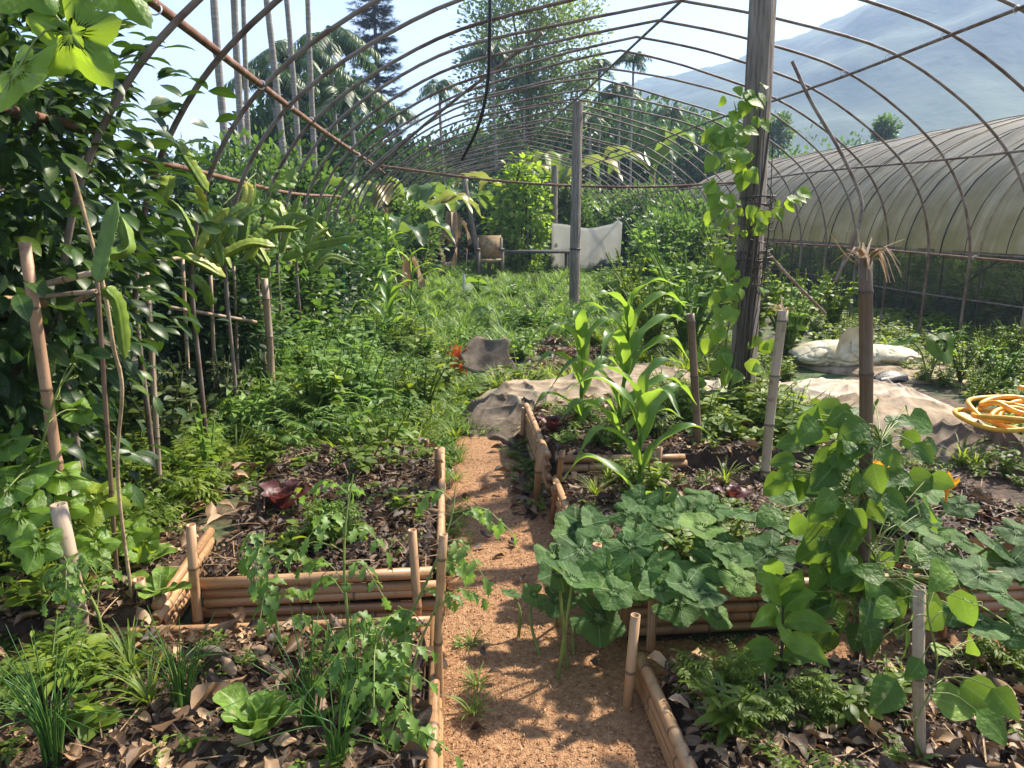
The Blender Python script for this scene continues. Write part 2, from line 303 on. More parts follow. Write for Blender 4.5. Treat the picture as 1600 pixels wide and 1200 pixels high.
M['weed'] = leafmat('weed', [(.035, .08, .011), (.075, .145, .018), (.13, .225, .028), (.22, .3, .05)], (.5, .62, .05), .5, .45, .25)
M['grass'] = leafmat('grass', [(.05, .115, .022), (.098, .195, .034), (.18, .29, .06)], (.38, .6, .07), .5, .45, 0)
M['citrus'] = leafmat('citrus', [(.008, .026, .008), (.016, .046, .011), (.03, .075, .015), (.07, .125, .022)], (.14, .28, .025), .4, .2, .25, spec=.3)
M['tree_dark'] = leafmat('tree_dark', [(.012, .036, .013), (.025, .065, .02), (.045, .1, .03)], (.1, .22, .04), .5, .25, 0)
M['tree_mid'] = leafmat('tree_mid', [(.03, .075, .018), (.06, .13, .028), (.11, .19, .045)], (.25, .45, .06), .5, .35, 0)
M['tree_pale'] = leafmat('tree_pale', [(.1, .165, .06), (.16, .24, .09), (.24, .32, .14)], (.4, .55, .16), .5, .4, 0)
M['conifer'] = leafmat('conifer', [(.008, .021, .014), (.014, .036, .022), (.025, .055, .03)], (.04, .09, .04), .6, .1, 0)
M['palm'] = leafmat('palm', [(.018, .05, .018), (.035, .085, .026), (.075, .14, .045)], (.18, .35, .06), .45, .25, 0)
M['palmtrunk'] = noisemat('palmtrunk', [(.3, (.16, .14, .125)), (.55, (.28, .25, .22)), (.75, (.4, .37, .33))], 5, 6, rough=.85, bump=.6, stretch=(.6, .6, 5))
M['banana'] = leafmat('banana', [(.025, .07, .015), (.05, .12, .022), (.1, .19, .035), (.3, .27, .06), (.36, .24, .09)], (.38, .55, .07), .4, .35, .3)
M['dryleaf'] = leafmat('dryleaf', [(.18, .11, .06), (.33, .22, .13), (.45, .33, .21)], (.4, .26, .12), .8, .2, .2)
M['corn'] = leafmat('corn', [(.03, .1, .03), (.06, .165, .035), (.1, .24, .04)], (.5, .72, .06), .4, .48, .3, veincol=(.3, .42, .16))
M['pumpkin'] = leafmat('pumpkin', [(.028, .08, .026), (.045, .115, .036), (.075, .165, .048), (.15, .26, .06)], (.36, .55, .06), .65, .3, .5, True, spec=.25, veincol=(.22, .33, .16), spots=.5)
M['gourd'] = leafmat('gourd', [(.05, .13, .022), (.09, .21, .03), (.15, .29, .04), (.3, .36, .05)], (.55, .75, .04), .45, .5, .35, True, veincol=(.3, .42, .12), spots=.4)
M['bean'] = leafmat('bean', [(.024, .07, .014), (.042, .11, .02), (.08, .18, .03), (.16, .28, .045)], (.4, .6, .05), .5, .38, .4, spec=.3, veincol=(.2, .32, .1), spots=.5)
M['lettuce'] = leafmat('lettuce', [(.08, .18, .03), (.15, .28, .05)], (.42, .62, .1), .5, .38, .6, spec=.3, veincol=(.4, .5, .22), spots=.35)
M['redlettuce'] = leafmat('redlettuce', [(.045, .013, .013), (.095, .024, .024), (.14, .05, .035)], (.3, .06, .04), .5, .22, .4, veincol=(.16, .06, .05))
M['perilla'] = leafmat('perilla', [(.045, .018, .03), (.04, .06, .025), (.06, .11, .03), (.16, .19, .13)], (.2, .25, .06), .5, .25, .3)
M['tomato'] = leafmat('tomato', [(.05, .13, .025), (.1, .21, .04), (.16, .29, .07)], (.36, .6, .08), .5, .38, .3)
M['fruit'] = leafmat('fruit', [(.16, .3, .06), (.25, .4, .1)], (.3, .5, .1), .25, .1, 0)
M['onion'] = leafmat('onion', [(.025, .085, .022), (.05, .14, .03), (.09, .2, .04)], (.2, .45, .05), .4, .2, 0)
M['cactus'] = leafmat('cactus', [(.08, .16, .04), (.14, .25, .055), (.24, .34, .06), (.5, .46, .06)], (.4, .55, .05), .45, .25, 0)
M['flower'] = leafmat('flower', [(.85, .36, .015), (.9, .46, .03)], (.9, .45, .02), .5, .4, .2, veincol=(.85, .3, .01))
M['plastic_teal'] = noisemat('plastic_teal', [(.3, (.0, .3, .26)), (.7, (.01, .36, .31))], 8, rough=.4, bump=0)
M['plastic_orange'] = leafmat('plastic_orange', [(.75, .11, .02), (.8, .16, .03)], (.8, .15, .02), .5, .2, 0)
M['black'] = noisemat('black', [(.3, (.013, .013, .014)), (.7, (.035, .034, .034))], 15, rough=.5, bump=.2)
M['grey_cloth'] = noisemat('grey_cloth', [(.3, (.05, .047, .045)), (.7, (.12, .112, .105))], 12, rough=.9, bump=.4, bscale=150)
def vnoise(x, y, seed=0):
    x = np.asarray(x, float); y = np.asarray(y, float); xi = np.floor(x).astype(np.int64); yi = np.floor(y).astype(np.int64)
    def h(a, b):
        n = (a * 374761393 + b * 668265263 + seed * 974711) & 0x7fffffff; n = ((n ^ (n >> 13)) * 1274126177) & 0x7fffffff; n = n ^ (n >> 16); return (n & 0xffff) / 65535.
    u = x - xi; v = y - yi; u = u * u * (3 - 2 * u); v = v * v * (3 - 2 * v)
    return (h(xi, yi) * (1 - u) + h(xi + 1, yi) * u) * (1 - v) + (h(xi, yi + 1) * (1 - u) + h(xi + 1, yi + 1) * u) * v
def fbm(x, y, o=4, seed=0): return sum(vnoise(x * 2 ** i, y * 2 ** i, seed + i) * .5 ** (i + 1) for i in range(o))
def grid_faces(a, b):
    i = np.arange(a - 1)[:, None] * b; j = np.arange(b - 1)[None]
    return np.stack([i + j, i + j + 1, i + b + j + 1, i + b + j], -1).reshape(-1, 4)
# ================================================================ SETTING
# ground: one sheet, soil and moss by noise
gm, nt, b, out = newmat('ground'); L = nt.links.new
g = N(nt, 'ShaderNodeTexCoord'); n1 = N(nt, 'ShaderNodeTexNoise'); n1.inputs['Scale'].default_value = 1.1; n1.inputs['Detail'].default_value = 8; n1.inputs['Roughness'].default_value = .7
n2 = N(nt, 'ShaderNodeTexNoise'); n2.inputs['Scale'].default_value = 19; n2.inputs['Detail'].default_value = 8
L(g.outputs['Object'], n1.inputs[0]); L(g.outputs['Object'], n2.inputs[0])
r1 = ramp(nt, [(.3, (.03, .018, .012)), (.55, (.1, .062, .04)), (.75, (.2, .135, .085))]); L(n2.outputs[0], r1.inputs[0])
r2 = ramp(nt, [(.3, (.02, .045, .012)), (.7, (.07, .125, .03))]); L(n2.outputs[0], r2.inputs[0])
r3 = ramp(nt, [(.42, (0, 0, 0)), (.58, (1, 1, 1))]); L(n1.outputs[0], r3.inputs[0])
mx = N(nt, 'ShaderNodeMixRGB'); L(r3.outputs[0], mx.inputs[0]); L(r1.outputs[0], mx.inputs[1]); L(r2.outputs[0], mx.inputs[2]); L(mx.outputs[0], b.inputs['Base Color']); b.inputs['Roughness'].default_value = .95
bp = N(nt, 'ShaderNodeBump'); bp.inputs['Strength'].default_value = .8; bp.inputs['Distance'].default_value = .03; L(n2.outputs[0], bp.inputs['Height']); L(bp.outputs[0], b.inputs['Normal'])
xs = np.unique(np.concatenate([np.linspace(-690, -30, 12), np.linspace(-30, 40, 71), np.linspace(40, 970, 14)])); ys = np.unique(np.concatenate([np.linspace(-55, -5, 4), np.linspace(-5, 60, 66), np.linspace(60, 1080, 14)]))
X, Y = np.meshgrid(xs, ys, indexing='ij'); Z = np.where(np.hypot(X - 5, Y - 20) > 60, fbm(X / 60, Y / 60, 3, 5) * 2 - 1.6, -.012)
mb = MB(); mb.add(np.stack([X, Y, Z], -1), grid_faces(len(xs), len(ys))[:, ::-1]); setp(mb.build('ground', gm), kind='structure', label='dark garden soil with patches of moss under the plants', cat='ground')
# husk path: main strip and its side arms
PATHS = [([(-.06, 1.0), (.62, 1.0), (.62, 2.0), (1.1, 2.0), (2.7, 2.0), (2.7, 2.32), (.62, 2.36), (.55, 2.5), (.52, 3.6), (.45, 4.4), (.3, 4.95), (-.02, 5.0), (.0, 4.4), (-.03, 2.6), (-.1, 2.58), (-1.15, 2.58), (-1.15, 2.36), (-.06, 2.36)])]
def inpoly(x, y, P):
    P = np.asarray(P); c = np.zeros(np.shape(x), bool); j = len(P) - 1
    for i in range(len(P)):
        a = (P[i, 1] > y) != (P[j, 1] > y); t = x < (P[j, 0] - P[i, 0]) * (y - P[i, 1]) / (P[j, 1] - P[i, 1] + 1e-12) + P[i, 0]; c ^= a & t; j = i
    return c
def pathz(x, y): return .006 + .014 * fbm(np.asarray(x) * 5, np.asarray(y) * 5, 3, 3)
xs = np.linspace(-1.4, 2.8, 141); ys = np.linspace(.9, 5.3, 148); X, Y = np.meshgrid(xs, ys, indexing='ij')
ins = inpoly(X + .05 * (vnoise(X * 9, Y * 9, 4) - .5), Y + .05 * (vnoise(X * 9, Y * 9, 8) - .5), PATHS[0]); Z = np.where(ins, pathz(X, Y), -.03)
mb = MB(); mb.add(np.stack([X, Y, Z], -1), grid_faces(141, 148)[:, ::-1]); setp(mb.build('path', M['path']), kind='structure', label='garden path strewn with orange brown rice husks', cat='path')
rg = np.random.default_rng(3)
n = 62000; d0 = 1.2 + 3.6 * rg.random(n) ** 1.7; x = rg.uniform(-1.2, 2.7, n); keep = (rg.random(n) < 1 - .5 * np.clip((d0 - 3.5) / 1.2, 0, 1)) & inpoly(x + .06 * (rg.random(n) - .5), d0, PATHS[0]); x = x[keep]; d0 = d0[keep]; n = len(x)
mb = MB(); d = np.stack([rg.normal(0, 1, n), rg.normal(0, 1, n), rg.normal(0, .5, n)], 1); nn = np.stack([rg.normal(0, .8, n), rg.normal(0, .8, n), np.ones(n)], 1)
T_husk = leaf_tpl(ovate(.19, 1.), 2, .6, .25)
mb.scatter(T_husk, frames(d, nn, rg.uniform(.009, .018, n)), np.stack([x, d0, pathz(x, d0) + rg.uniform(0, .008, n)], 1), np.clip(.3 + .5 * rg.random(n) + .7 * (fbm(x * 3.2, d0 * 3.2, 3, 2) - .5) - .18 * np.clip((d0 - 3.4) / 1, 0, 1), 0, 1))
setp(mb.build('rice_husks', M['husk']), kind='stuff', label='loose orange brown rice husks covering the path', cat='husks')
# mountain behind, to the right
prof = np.array([(250, 330), (600, 290), (780, 255), (900, 205), (960, 152), (1000, 130), (1060, 126), (1110, 113), (1150, 104), (1210, 80), (1260, 62), (1310, 44), (1350, 24), (1400, 6), (1440, -6), (1520, -42), (1600, -70), (1700, -85), (1950, -60), (2300, 60), (2900, 200)], float)
na, nr = 420, 150; px = np.linspace(250, 2900, na); py = np.interp(px, prof[:, 0], prof[:, 1])
v = np.stack([ray(a, c) for a, c in zip(px, py)]); hd = np.hypot(v[:, 0], v[:, 1]); ux = v[:, 0] / hd; uy = v[:, 1] / hd; el = v[:, 2] / hd
R0 = 600.; t = np.concatenate([np.linspace(0, 1, nr - 30), np.linspace(1.02, 1.5, 30)]); ridge = R0 * el
sh = np.where(t <= 1, np.sin(np.clip(t, 0, 1) * pi / 2) ** 1.35, 1 - (t - 1) * 1.6)
dist = 200 + (R0 - 200) * t; Xm = ux[:, None] * dist[None]; Ym = uy[:, None] * dist[None]; Zm = -2 + (ridge[:, None] + 2) * sh[None]
amp = np.clip(np.minimum(t, 1) * (1 - np.minimum(t, 1)) * 4, 0, 1); spur = fbm(Xm / 105, Ym / 105, 3, 11) - .45
Zm += (np.maximum(ridge, 8) * .55)[:, None] * spur * amp[None] + (fbm(Xm / 14, Ym / 14, 3, 21) - .4) * 7 * np.clip(t, 0, 1)[None] + (vnoise(Xm / 4.5, Ym / 4.5, 31) ** 2 * 7 - 1) * np.exp(-((t - 1) / .06) ** 2)[None]
hillm = noisemat('hill_forest', [(.3, (.012, .032, .014)), (.55, (.028, .06, .022)), (.75, (.06, .1, .04))], .03, 8, .95, .35, .1, dist=3.)
mb = MB(); mb.add(np.stack([Xm, Ym, Zm], -1), grid_faces(na, nr)); setp(mb.build('mountain', hillm), kind='structure', label='forested mountain fading into pale blue haze', cat='mountain')
# haze
hm = bpy.data.materials.new('haze'); hm.use_nodes = True; nt = hm.node_tree; nt.nodes.clear(); out = N(nt, 'ShaderNodeOutputMaterial'); pv = N(nt, 'ShaderNodeVolumePrincipled')
pv.inputs['Color'].default_value = (.52, .68, 1, 1); pv.inputs['Density'].default_value = .00105; pv.inputs['Anisotropy'].default_value = .2; nt.links.new(pv.outputs[0], out.inputs['Volume'])
mb = MB(); mb.box((150, 517.5, 114), (1690, 1155, 230)); o = mb.build('haze', hm, smooth=False); setp(o, kind='stuff', label='thin blue haze in the valley air', cat='haze')
# ================================================================ TUNNEL FRAME
RX = 2.08
HS = [(0, 3.38), (.5, 3.29), (1.0, 3.18), (1.92, 2.93), (2.6, 2.57), (3.08, 2.2), (3.35, 1.85), (3.5, 1.5), (3.58, 1.1), (3.58, .5), (3.58, -.05)]
hs = curve(HS, 44); HALF = np.stack([hs[:, 0], np.zeros(44), hs[:, 1]], 1)
tun = thing('tunnel_frame', 'rusty bare steel hoop tunnel frame arching over the whole garden', 'greenhouse frame', (RX, 10, 0))
rg = np.random.default_rng(7); HY = [2.95 + .78 * k for k in range(-1, 42)]
for k, y in enumerate(HY):
    l = HALF * [-1, 1, 1]; P = np.concatenate([l[::-1], HALF[1:]]); P = P + [RX, y, 0]
    P[:, 1] += .085 * np.sin(P[:, 0] * .8 + rg.uniform(0, 6)) * rg.uniform(.2, 1); P[:, 2] += .035 * np.sin(P[:, 0] * 1.3 + rg.uniform(0, 6)) * (P[:, 2] > 1)
    mb = MB(); mb.tube(P, .014, 8, rnd=rg.random()); mb.build('hoop', M['steel'], tun)
def purlin(name, x, z, y0, y1, mat, r=.014, sag=.02):
    ys = np.linspace(y0, y1, max(4, int((y1 - y0) * 3))); P = np.stack([x + .012 * np.sin(ys * 1.1), ys, z + sag * np.sin(ys * .83 + x)], 1); mb = MB(); mb.tube(P, r, 8, rnd=.4); mb.build(name, M[mat], tun)
purlin('ridge_pipe', RX, 3.335, .6, 35, 'steel'); purlin('purlin', RX - 3.1, 2.225, .6, 12.9, 'rust', .019); purlin('purlin', RX + 1.92, 2.9, .6, 35, 'steel', .015)
purlin('purlin', RX + 3.13, 2.11, .6, 30, 'steel', .013); purlin('purlin', RX + 3.6, 1.08, 2, 30, 'rust', .012, .012); purlin('purlin', -1.5, 1.76, 4.0, 11.2, 'rust', .016, .03); purlin('purlin', -1.42, 1.83, 1.9, 3.35, 'rust', .016, .02)
mb = MB(); mb.tube(curve([(-1.3, 12.62, 2.35), (1, 12.62, 2.08), (3.2, 12.62, 2.0), (5.2, 12.6, 2.1)], 30), .02, 8); mb.build('tie_bar', M['rust'], tun)
mb = MB(); mb.tube(curve([AY(1238, 96, 8.4), AY(1268, 160, 8.3), AY(1312, 235, 8.2), AY(1342, 300, 8.1), AY(1345, 340, 8.0), AY(1320, 405, 8.0), AY(1305, 440, 8.0)], 30), .019, 8, rnd=.3); mb.build('brace', M['steel'], tun)
mb = MB(); mb.tube(curve([AY(848, 52, 8.4), AY(700, 165, 9.1), AY(600, 250, 9.7), AY(540, 305, 10)], 20), .019, 8, rnd=.2); mb.build('brace', M['steel'], tun)
mb = MB(); mb.tube(curve([AY(1190, 385, 6.6), AY(1240, 440, 6.6), AY(1290, 490, 6.7)], 8), .013, 8, rnd=.8); mb.build('brace', M['steel'], tun)
mb = MB(); mb.tube(curve([AY(766, -25, 4.6), AY(765, 50, 4.6), AY(762, 130, 4.7), AY(748, 195, 4.8), AY(722, 250, 5)], 24), .0105, 8, rnd=.1); mb.build('brace', M['black'], tun)
mb = MB(); mb.tube(np.stack([.021 * np.cos(np.linspace(0, 7, 14)), np.linspace(-.02, .02, 14), .021 * np.sin(np.linspace(0, 7, 14))], 1), .0035, 5); cm = mb.mesh('clip'); cm.materials.append(M['clip'])
for y in HY[1:13]:
    for (x, z) in ((RX - 3.1, 2.225), (RX + 1.92, 2.92), (RX + 3.13, 2.13), (RX + 3.6, 1.08)):
        for q in (-.0,):
            c = bpy.data.objects.new('clip', cm); C.collection.objects.link(c); c.parent = tun; c.location = (x - RX, y - 10 + rg.uniform(-.015, .015), z); c.rotation_euler = (rg.uniform(-.3, .3), rg.uniform(-.5, .5), rg.uniform(-.3, .3))
# wooden posts under the ridge
def post(label, base, top, w, seed, parts=True):
    rg = np.random.default_rng(seed); n = 26; t = np.linspace(0, 1, n); base = A3(*base); top = A3(*top); mb = MB(); m = 20; th = np.arange(m) * 2 * pi / m
    V = []; 
    for i in range(n):
        c = base + (top - base) * t[i]; r = w / 2 * (1.05 - .1 * t[i]) * (1 + .07 * np.cos(4 * th + .4) * 1.2 + .06 * (vnoise(np.cos(th) * 3 + 5, np.sin(th) * 3 + t[i] * 3.0, seed) - .5) + .07 * (vnoise(th * 2.2, np.full(m, t[i] * 1.2), seed + 2) - .5))
        V.append(c + np.stack([np.cos(th) * r, np.sin(th) * r, 0 * th], 1))
    V = np.concatenate(V); i = np.arange(n - 1)[:, None] * m; j = np.arange(m)[None]; k = (j + 1) % m
    mb.add(V, np.stack([i + j, i + k, i + m + k, i + m + j], -1).reshape(-1, 4)); tp = V[-m:]; mb.add(np.concatenate([tp, tp.mean(0)[None]]), np.stack([np.arange(m), (np.arange(m) + 1) % m, np.full(m, m)], 1))
    o = mb.build('wooden_post', M['wood'], loc=tuple(base)); setp(o, label, 'post', None); return o
pb = G(1156, 690); post('weathered grey wooden post wrapped in vine, nearest of the ridge posts', (pb[0], pb[1], -.05), (AY(1190, 0, pb[1] + .05)[0] - .0, pb[1] + .05, 3.28), .155, 1)
p2 = G(897, 483); p2[0] += .0; post('weathered grey wooden post with black band standing in the open weeds', (p2[0], p2[1], -.05), (p2[0], p2[1], 3.28), .155, 2)
mb = MB(); th = np.linspace(0, 2 * pi, 20); bz = AY(897, 389, p2[1])[2]; mb.tube(np.stack([p2[0] + .084 * np.cos(th), p2[1] + .084 * np.sin(th), np.full(20, bz)], 1), .013, 6, cap=False); mb.build('strap', M['black'], bpy.data.objects['wooden_post.001'])
p3 = AY(866, 415, 21); post('brown wooden post beside the white tarpaulin', (p3[0], 21, -.05), (AY(866, 300, 21)[0], 21, 2.9), .17, 3)
p4 = AY(752, 400, 20); post('dark leaning wooden post beside the wooden chair', (p4[0], 20, -.05), (AY(724, 290, 20)[0], 20, 2.6), .13, 4)
# ================================================================ COVERED GREENHOUSE (right)
GX = 7.0; gh = thing('covered_greenhouse', 'long tunnel greenhouse covered in dirty pale plastic over dark side netting', 'greenhouse', (GX + 3.6, 14, 0)); gy0, gy1 = 3.0, 24.0
HG = np.stack([HALF[:, 0], HALF[:, 1], HALF[:, 2] * .96], 1); arc = np.concatenate([(HG * [-1, 1, 1])[::-1], HG[1:]]); arc = arc + [GX + 3.6, 0, 0]
zcut = .98; up = arc[arc[:, 2] > zcut]; la = np.concatenate([[0], np.cumsum(np.linalg.norm(np.diff(up, axis=0), axis=1))]); ny = 330; ys = np.linspace(gy0, gy1, ny)
Vc = np.repeat(up[None], ny, 0).copy(); Vc[:, :, 1] = ys[:, None]
inn = np.cos((ys - gy0) / .78 * 2 * pi); cen = A3(GX + 3.6, 0, 1.1); dv = up - cen; dv /= np.linalg.norm(dv, axis=1)[:, None]
YY, AA = np.meshgrid(ys, la, indexing='ij'); off = .03 + .034 * inn[:, None] + .08 * (fbm(YY * 1.5, AA * .7, 3, 9) - .45) + .012 * np.sin(YY * 21 + 6 * fbm(YY, AA * .8, 2, 4))
Vc += dv[None] * off[..., None]
pm, nt, b, out = newmat('dirty_plastic'); L = nt.links.new; lu = N(nt, 'ShaderNodeAttribute', attribute_name='luv'); mp = N(nt, 'ShaderNodeMapping'); mp.inputs['Scale'].default_value = (7.5, .45, 1); L(lu.outputs['Vector'], mp.inputs[0])
n1 = N(nt, 'ShaderNodeTexNoise'); n1.inputs['Scale'].default_value = 1.6; n1.inputs['Detail'].default_value = 8; n1.inputs['Roughness'].default_value = .7; L(mp.outputs[0], n1.inputs[0])
r1 = ramp(nt, [(.3, (.4, .35, .28)), (.44, (.6, .54, .46)), (.58, (.74, .69, .62)), (.66, (.9, .89, .87))]); L(n1.outputs[0], r1.inputs[0])
sp = N(nt, 'ShaderNodeSeparateXYZ'); L(lu.outputs['Vector'], sp.inputs[0]); n2 = N(nt, 'ShaderNodeTexNoise'); n2.inputs['Scale'].default_value = 2.3; n2.inputs['Detail'].default_value = 7; L(lu.outputs['Vector'], n2.inputs[0])
ma = N(nt, 'ShaderNodeMath', operation='MULTIPLY_ADD'); L(n2.outputs[0], ma.inputs[0]); ma.inputs[1].default_value = -2.4; L(sp.outputs[1], ma.inputs[2]); mr = N(nt, 'ShaderNodeMapRange'); mr.inputs[1].default_value = -1.2; mr.inputs[2].default_value = .9; mr.inputs[3].default_value = .85; mr.inputs[4].default_value = 0; L(ma.outputs[0], mr.inputs[0])
mx = N(nt, 'ShaderNodeMixRGB'); L(mr.outputs[0], mx.inputs[0]); L(r1.outputs[0], mx.inputs[1]); mx.inputs[2].default_value = (.2, .2, .075, 1)
L(mx.outputs[0], b.inputs['Base Color']); b.inputs['Roughness'].default_value = .5; tr = N(nt, 'ShaderNodeBsdfTranslucent'); L(mx.outputs[0], tr.inputs[0]); ms = N(nt, 'ShaderNodeMixShader'); ms.inputs[0].default_value = .7; L(b.outputs[0], ms.inputs[1]); L(tr.outputs[0], ms.inputs[2]); L(ms.outputs[0], out.inputs[0])
mb = MB(); mb.add(Vc, grid_faces(ny, len(up)), 0, np.stack([YY, np.minimum(AA, la[-1] - AA)], -1).reshape(-1, 2)); mb.build('plastic_cover', pm, gh)
nm, nt, b, out = newmat('shade_net'); L = nt.links.new; b.inputs['Base Color'].default_value = (.045, .046, .026, 1); b.inputs['Roughness'].default_value = .9; tp = N(nt, 'ShaderNodeBsdfTransparent'); ms = N(nt, 'ShaderNodeMixShader')
tcn = N(nt, 'ShaderNodeTexCoord'); n1 = N(nt, 'ShaderNodeTexNoise'); n1.inputs['Scale'].default_value = 1.3; n1.inputs['Detail'].default_value = 6; L(tcn.outputs['Object'], n1.inputs[0]); mr = N(nt, 'ShaderNodeMapRange'); mr.inputs[1].default_value = .35; mr.inputs[2].default_value = .65; mr.inputs[3].default_value = .22; mr.inputs[4].default_value = .5; L(n1.outputs[0], mr.inputs[0])
L(mr.outputs[0], ms.inputs[0]); L(b.outputs[0], ms.inputs[1]); L(tp.outputs[0], ms.inputs[2]); L(ms.outputs[0], out.inputs[0])
for xx in (GX + .0, GX + 7.2):
    yy = np.linspace(gy0, gy1, 120); zz = np.linspace(-.02, 1.06, 8); Yn, Zn = np.meshgrid(yy, zz, indexing='ij'); mb = MB()
    mb.add(np.stack([xx + .02 * np.sin(Yn * 3 + Zn * 2) - .03, Yn, Zn], -1), grid_faces(120, 8)); mb.build('side_net', nm, gh)
ghoops = [gy0 + .02 + .78 * k for k in range(27)]
for y in ghoops:
    mb = MB(); mb.tube(arc + [0, y, 0], .014, 6, rnd=.2); mb.build('hoop', M['steel'], gh)
for k in range(54):  # lines added over the film stand in for hoops seen through it
    y = gy0 + .02 + .39 * k; iy = min(ny - 1, int(round((y - gy0) / (gy1 - gy0) * (ny - 1)))); mb = MB(); mb.tube((Vc[iy] + dv * .012)[::2] + A3(0, .012 * sin(k * 3.), 0), .0055 if k % 2 else .009, 5, rnd=.1); mb.build('rib_line', M['drystem'] if k % 3 == 1 else M['black'], gh)
for x, z in ((GX - .045, 1.02), (GX - .05, .42)):
    ys = np.linspace(gy0, gy1, 40); mb = MB(); mb.tube(np.stack([np.full(40, x), ys, z + .015 * np.sin(ys)], 1), .013, 6, rnd=.3); mb.build('rail', M['steel'], gh)
for ya, yb in ((6.2, 8.6), (10.6, 8.9), (13, 15.5), (19, 16.5)):
    mb = MB(); mb.tube([(GX + .06, ya, .05), (GX + .08, (ya + yb) / 2, .55), (GX + .06, yb, 1.04)], .016, 6, rnd=.2); mb.build('brace', M['steel'], gh)
mb = MB(); e = arc[arc[:, 2] > -.04] ; mb.add(np.concatenate([e + [0, gy1, 0], A3(GX + 3.6, gy1, 0)[None]]), np.array([[i, i + 1, len(e)] for i in range(len(e) - 1)])); mb.build('end_sheet', pm, gh)
# ================================================================ BEDS
def culm(mb, P0, P1, r, rg, gap=.24, hollow=True, m=12, bend=0.):
    P0 = np.asarray(P0, float); P1 = np.asarray(P1, float); T = P1 - P0; Ln = np.linalg.norm(T); T = T / Ln; a = A3(0, 0, 1) if abs(T[2]) < .8 else A3(1, 0, 0)
    x = np.cross(T, a); x /= np.linalg.norm(x); y = np.cross(T, x); th = np.arange(m) * 2 * pi / m; st = [(0, 1.)]; s = rg.uniform(.05, gap)
    while s < Ln - .02:
        st += [(s - .009, .985), (s - .002, 1.1), (s + .002, 1.1), (s + .009, .99)]; s += gap * rg.uniform(.8, 1.2)
    st += [(Ln, .97)]
    if hollow: st += [(Ln, .74), (Ln - .025, .72), (Ln - .025, .001)]
    st = [(0, .001)] + st; V = []; U = []; bd = rg.normal(0, 1, 2); bd /= np.linalg.norm(bd)
    for s, q in st:
        c = P0 + T * s + (x * bd[0] + y * bd[1]) * bend * sin(pi * s / Ln); V.append(c + r * q * (np.cos(th)[:, None] * x + np.sin(th)[:, None] * y)); U.append(np.stack([th / (2 * pi) if q < 1.05 else np.full(m, 2.), np.full(m, s)], 1))
    k = len(st); i = np.arange(k - 1)[:, None] * m; j = np.arange(m)[None]; jj = (j + 1) % m
    mb.add(np.concatenate(V), np.stack([i + j, i + jj, i + m + jj, i + m + j], -1).reshape(-1, 4), rg.random(), np.concatenate(U))
BEDS = {}
def bed(key, label, x0, x1, y0, y1, h, walls, seed, n=5, r=.021):
    rg = np.random.default_rng(seed); root = thing('raised_bed', label, 'raised bed', ((x0 + x1) / 2, (y0 + y1) / 2, 0), 'bamboo edged vegetable beds')
    xs = np.linspace(x0, x1, 50); ys = np.linspace(y0, y1, 50); X, Y = np.meshgrid(xs, ys, indexing='ij'); e = np.minimum.reduce([X - x0, x1 - X, Y - y0, y1 - Y]); Z = h - .03 + .05 * fbm(X * 4, Y * 4, 3, seed) * np.clip(e / .08, 0, 1); Z = np.where(e < 1e-6, 0, Z)
    mb = MB(); mb.add(np.stack([X, Y, Z], -1), grid_faces(50, 50)[:, ::-1]); mb.build('soil', M['soil'], root)
    for w in walls:
        side = w[0]; a0, a1 = (w[1], w[2]) if len(w) > 2 else ((x0, x1) if side in 'fb' else (y0, y1)); nn = w[3] if len(w) > 3 else n
        for k in range(nn):
            z = r + k * (h - 2 * r + .012) / max(1, nn - 1) if nn > 1 else h - r * .6; j = rg.uniform(-.02, .02); e0 = a0 + rg.uniform(-.03, .03); e1 = a1 + rg.uniform(-.03, .03); rr = r * rg.uniform(.85, 1.08); q = rr + .003 + rg.uniform(0, .006)
            if side == 'f': A, B = (e0, y0 - q, z), (e1, y0 - q, z + j * .6)
            elif side == 'b': A, B = (e0, y1 + q, z), (e1, y1 + q, z + j * .6)
            elif side == 'l': A, B = (x0 - q, e0, z), (x0 - q, e1, z + j * .6)
            else: A, B = (x1 + q, e0, z), (x1 + q, e1, z + j * .6)
            if rg.random() < .5: A, B = B, A
            mb = MB(); culm(mb, A, B, rr, rg, .3); mb.build('bamboo_pole', M['bamboo'], root)
    BEDS[key] = (x0, x1, y0, y1, h, seed); return root
def bedz(key, x, y):
    x0, x1, y0, y1, h, sd = BEDS[key]; return h - .03 + .05 * fbm(np.asarray(x) * 4, np.asarray(y) * 4, 3, sd)
bed('L1', 'raised bed nearest the camera beside the path, holding a pale green lettuce', -1.3, -.085, .8, 2.36, .13, [('b', -1.17, -.09, 1), ('r', .8, 2.36, 3)], 11)
bed('L2', 'raised bed with a five pole bamboo front and chocolate brown leaf mulch', -.95, -.075, 2.62, 4.15, .19, [('f', -.93, -.06, 5), ('r', 2.62, 4.15, 4)], 12)
bed('L0', 'raised bed with a sunlit bamboo side wall beneath pale romaine leaves', -2.3, -1.07, 2.42, 3.15, .17, [('r', 2.45, 3.1, 5)], 13)
bed('R1', 'raised bed with low weeds and curled pink brown leaves beside the path', .63, 3.0, .8, 2.06, .12, [('l', .8, 2.1, 4)], 14)
bed('R2', 'raised bed overflowing with large pumpkin leaves above a bamboo front', .56, 3.1, 2.42, 3.62, .19, [('f', .55, 1.75, 5), ('f', 1.78, 3.1, 5), ('l', 2.42, 3.6, 4)], 15)
bed('R3', 'raised bed planted with young corn and a red lettuce', .55, 2.2, 3.76, 4.95, .25, [('f', .56, 1.25, 5), ('l', 3.76, 4.9, 5)], 16)
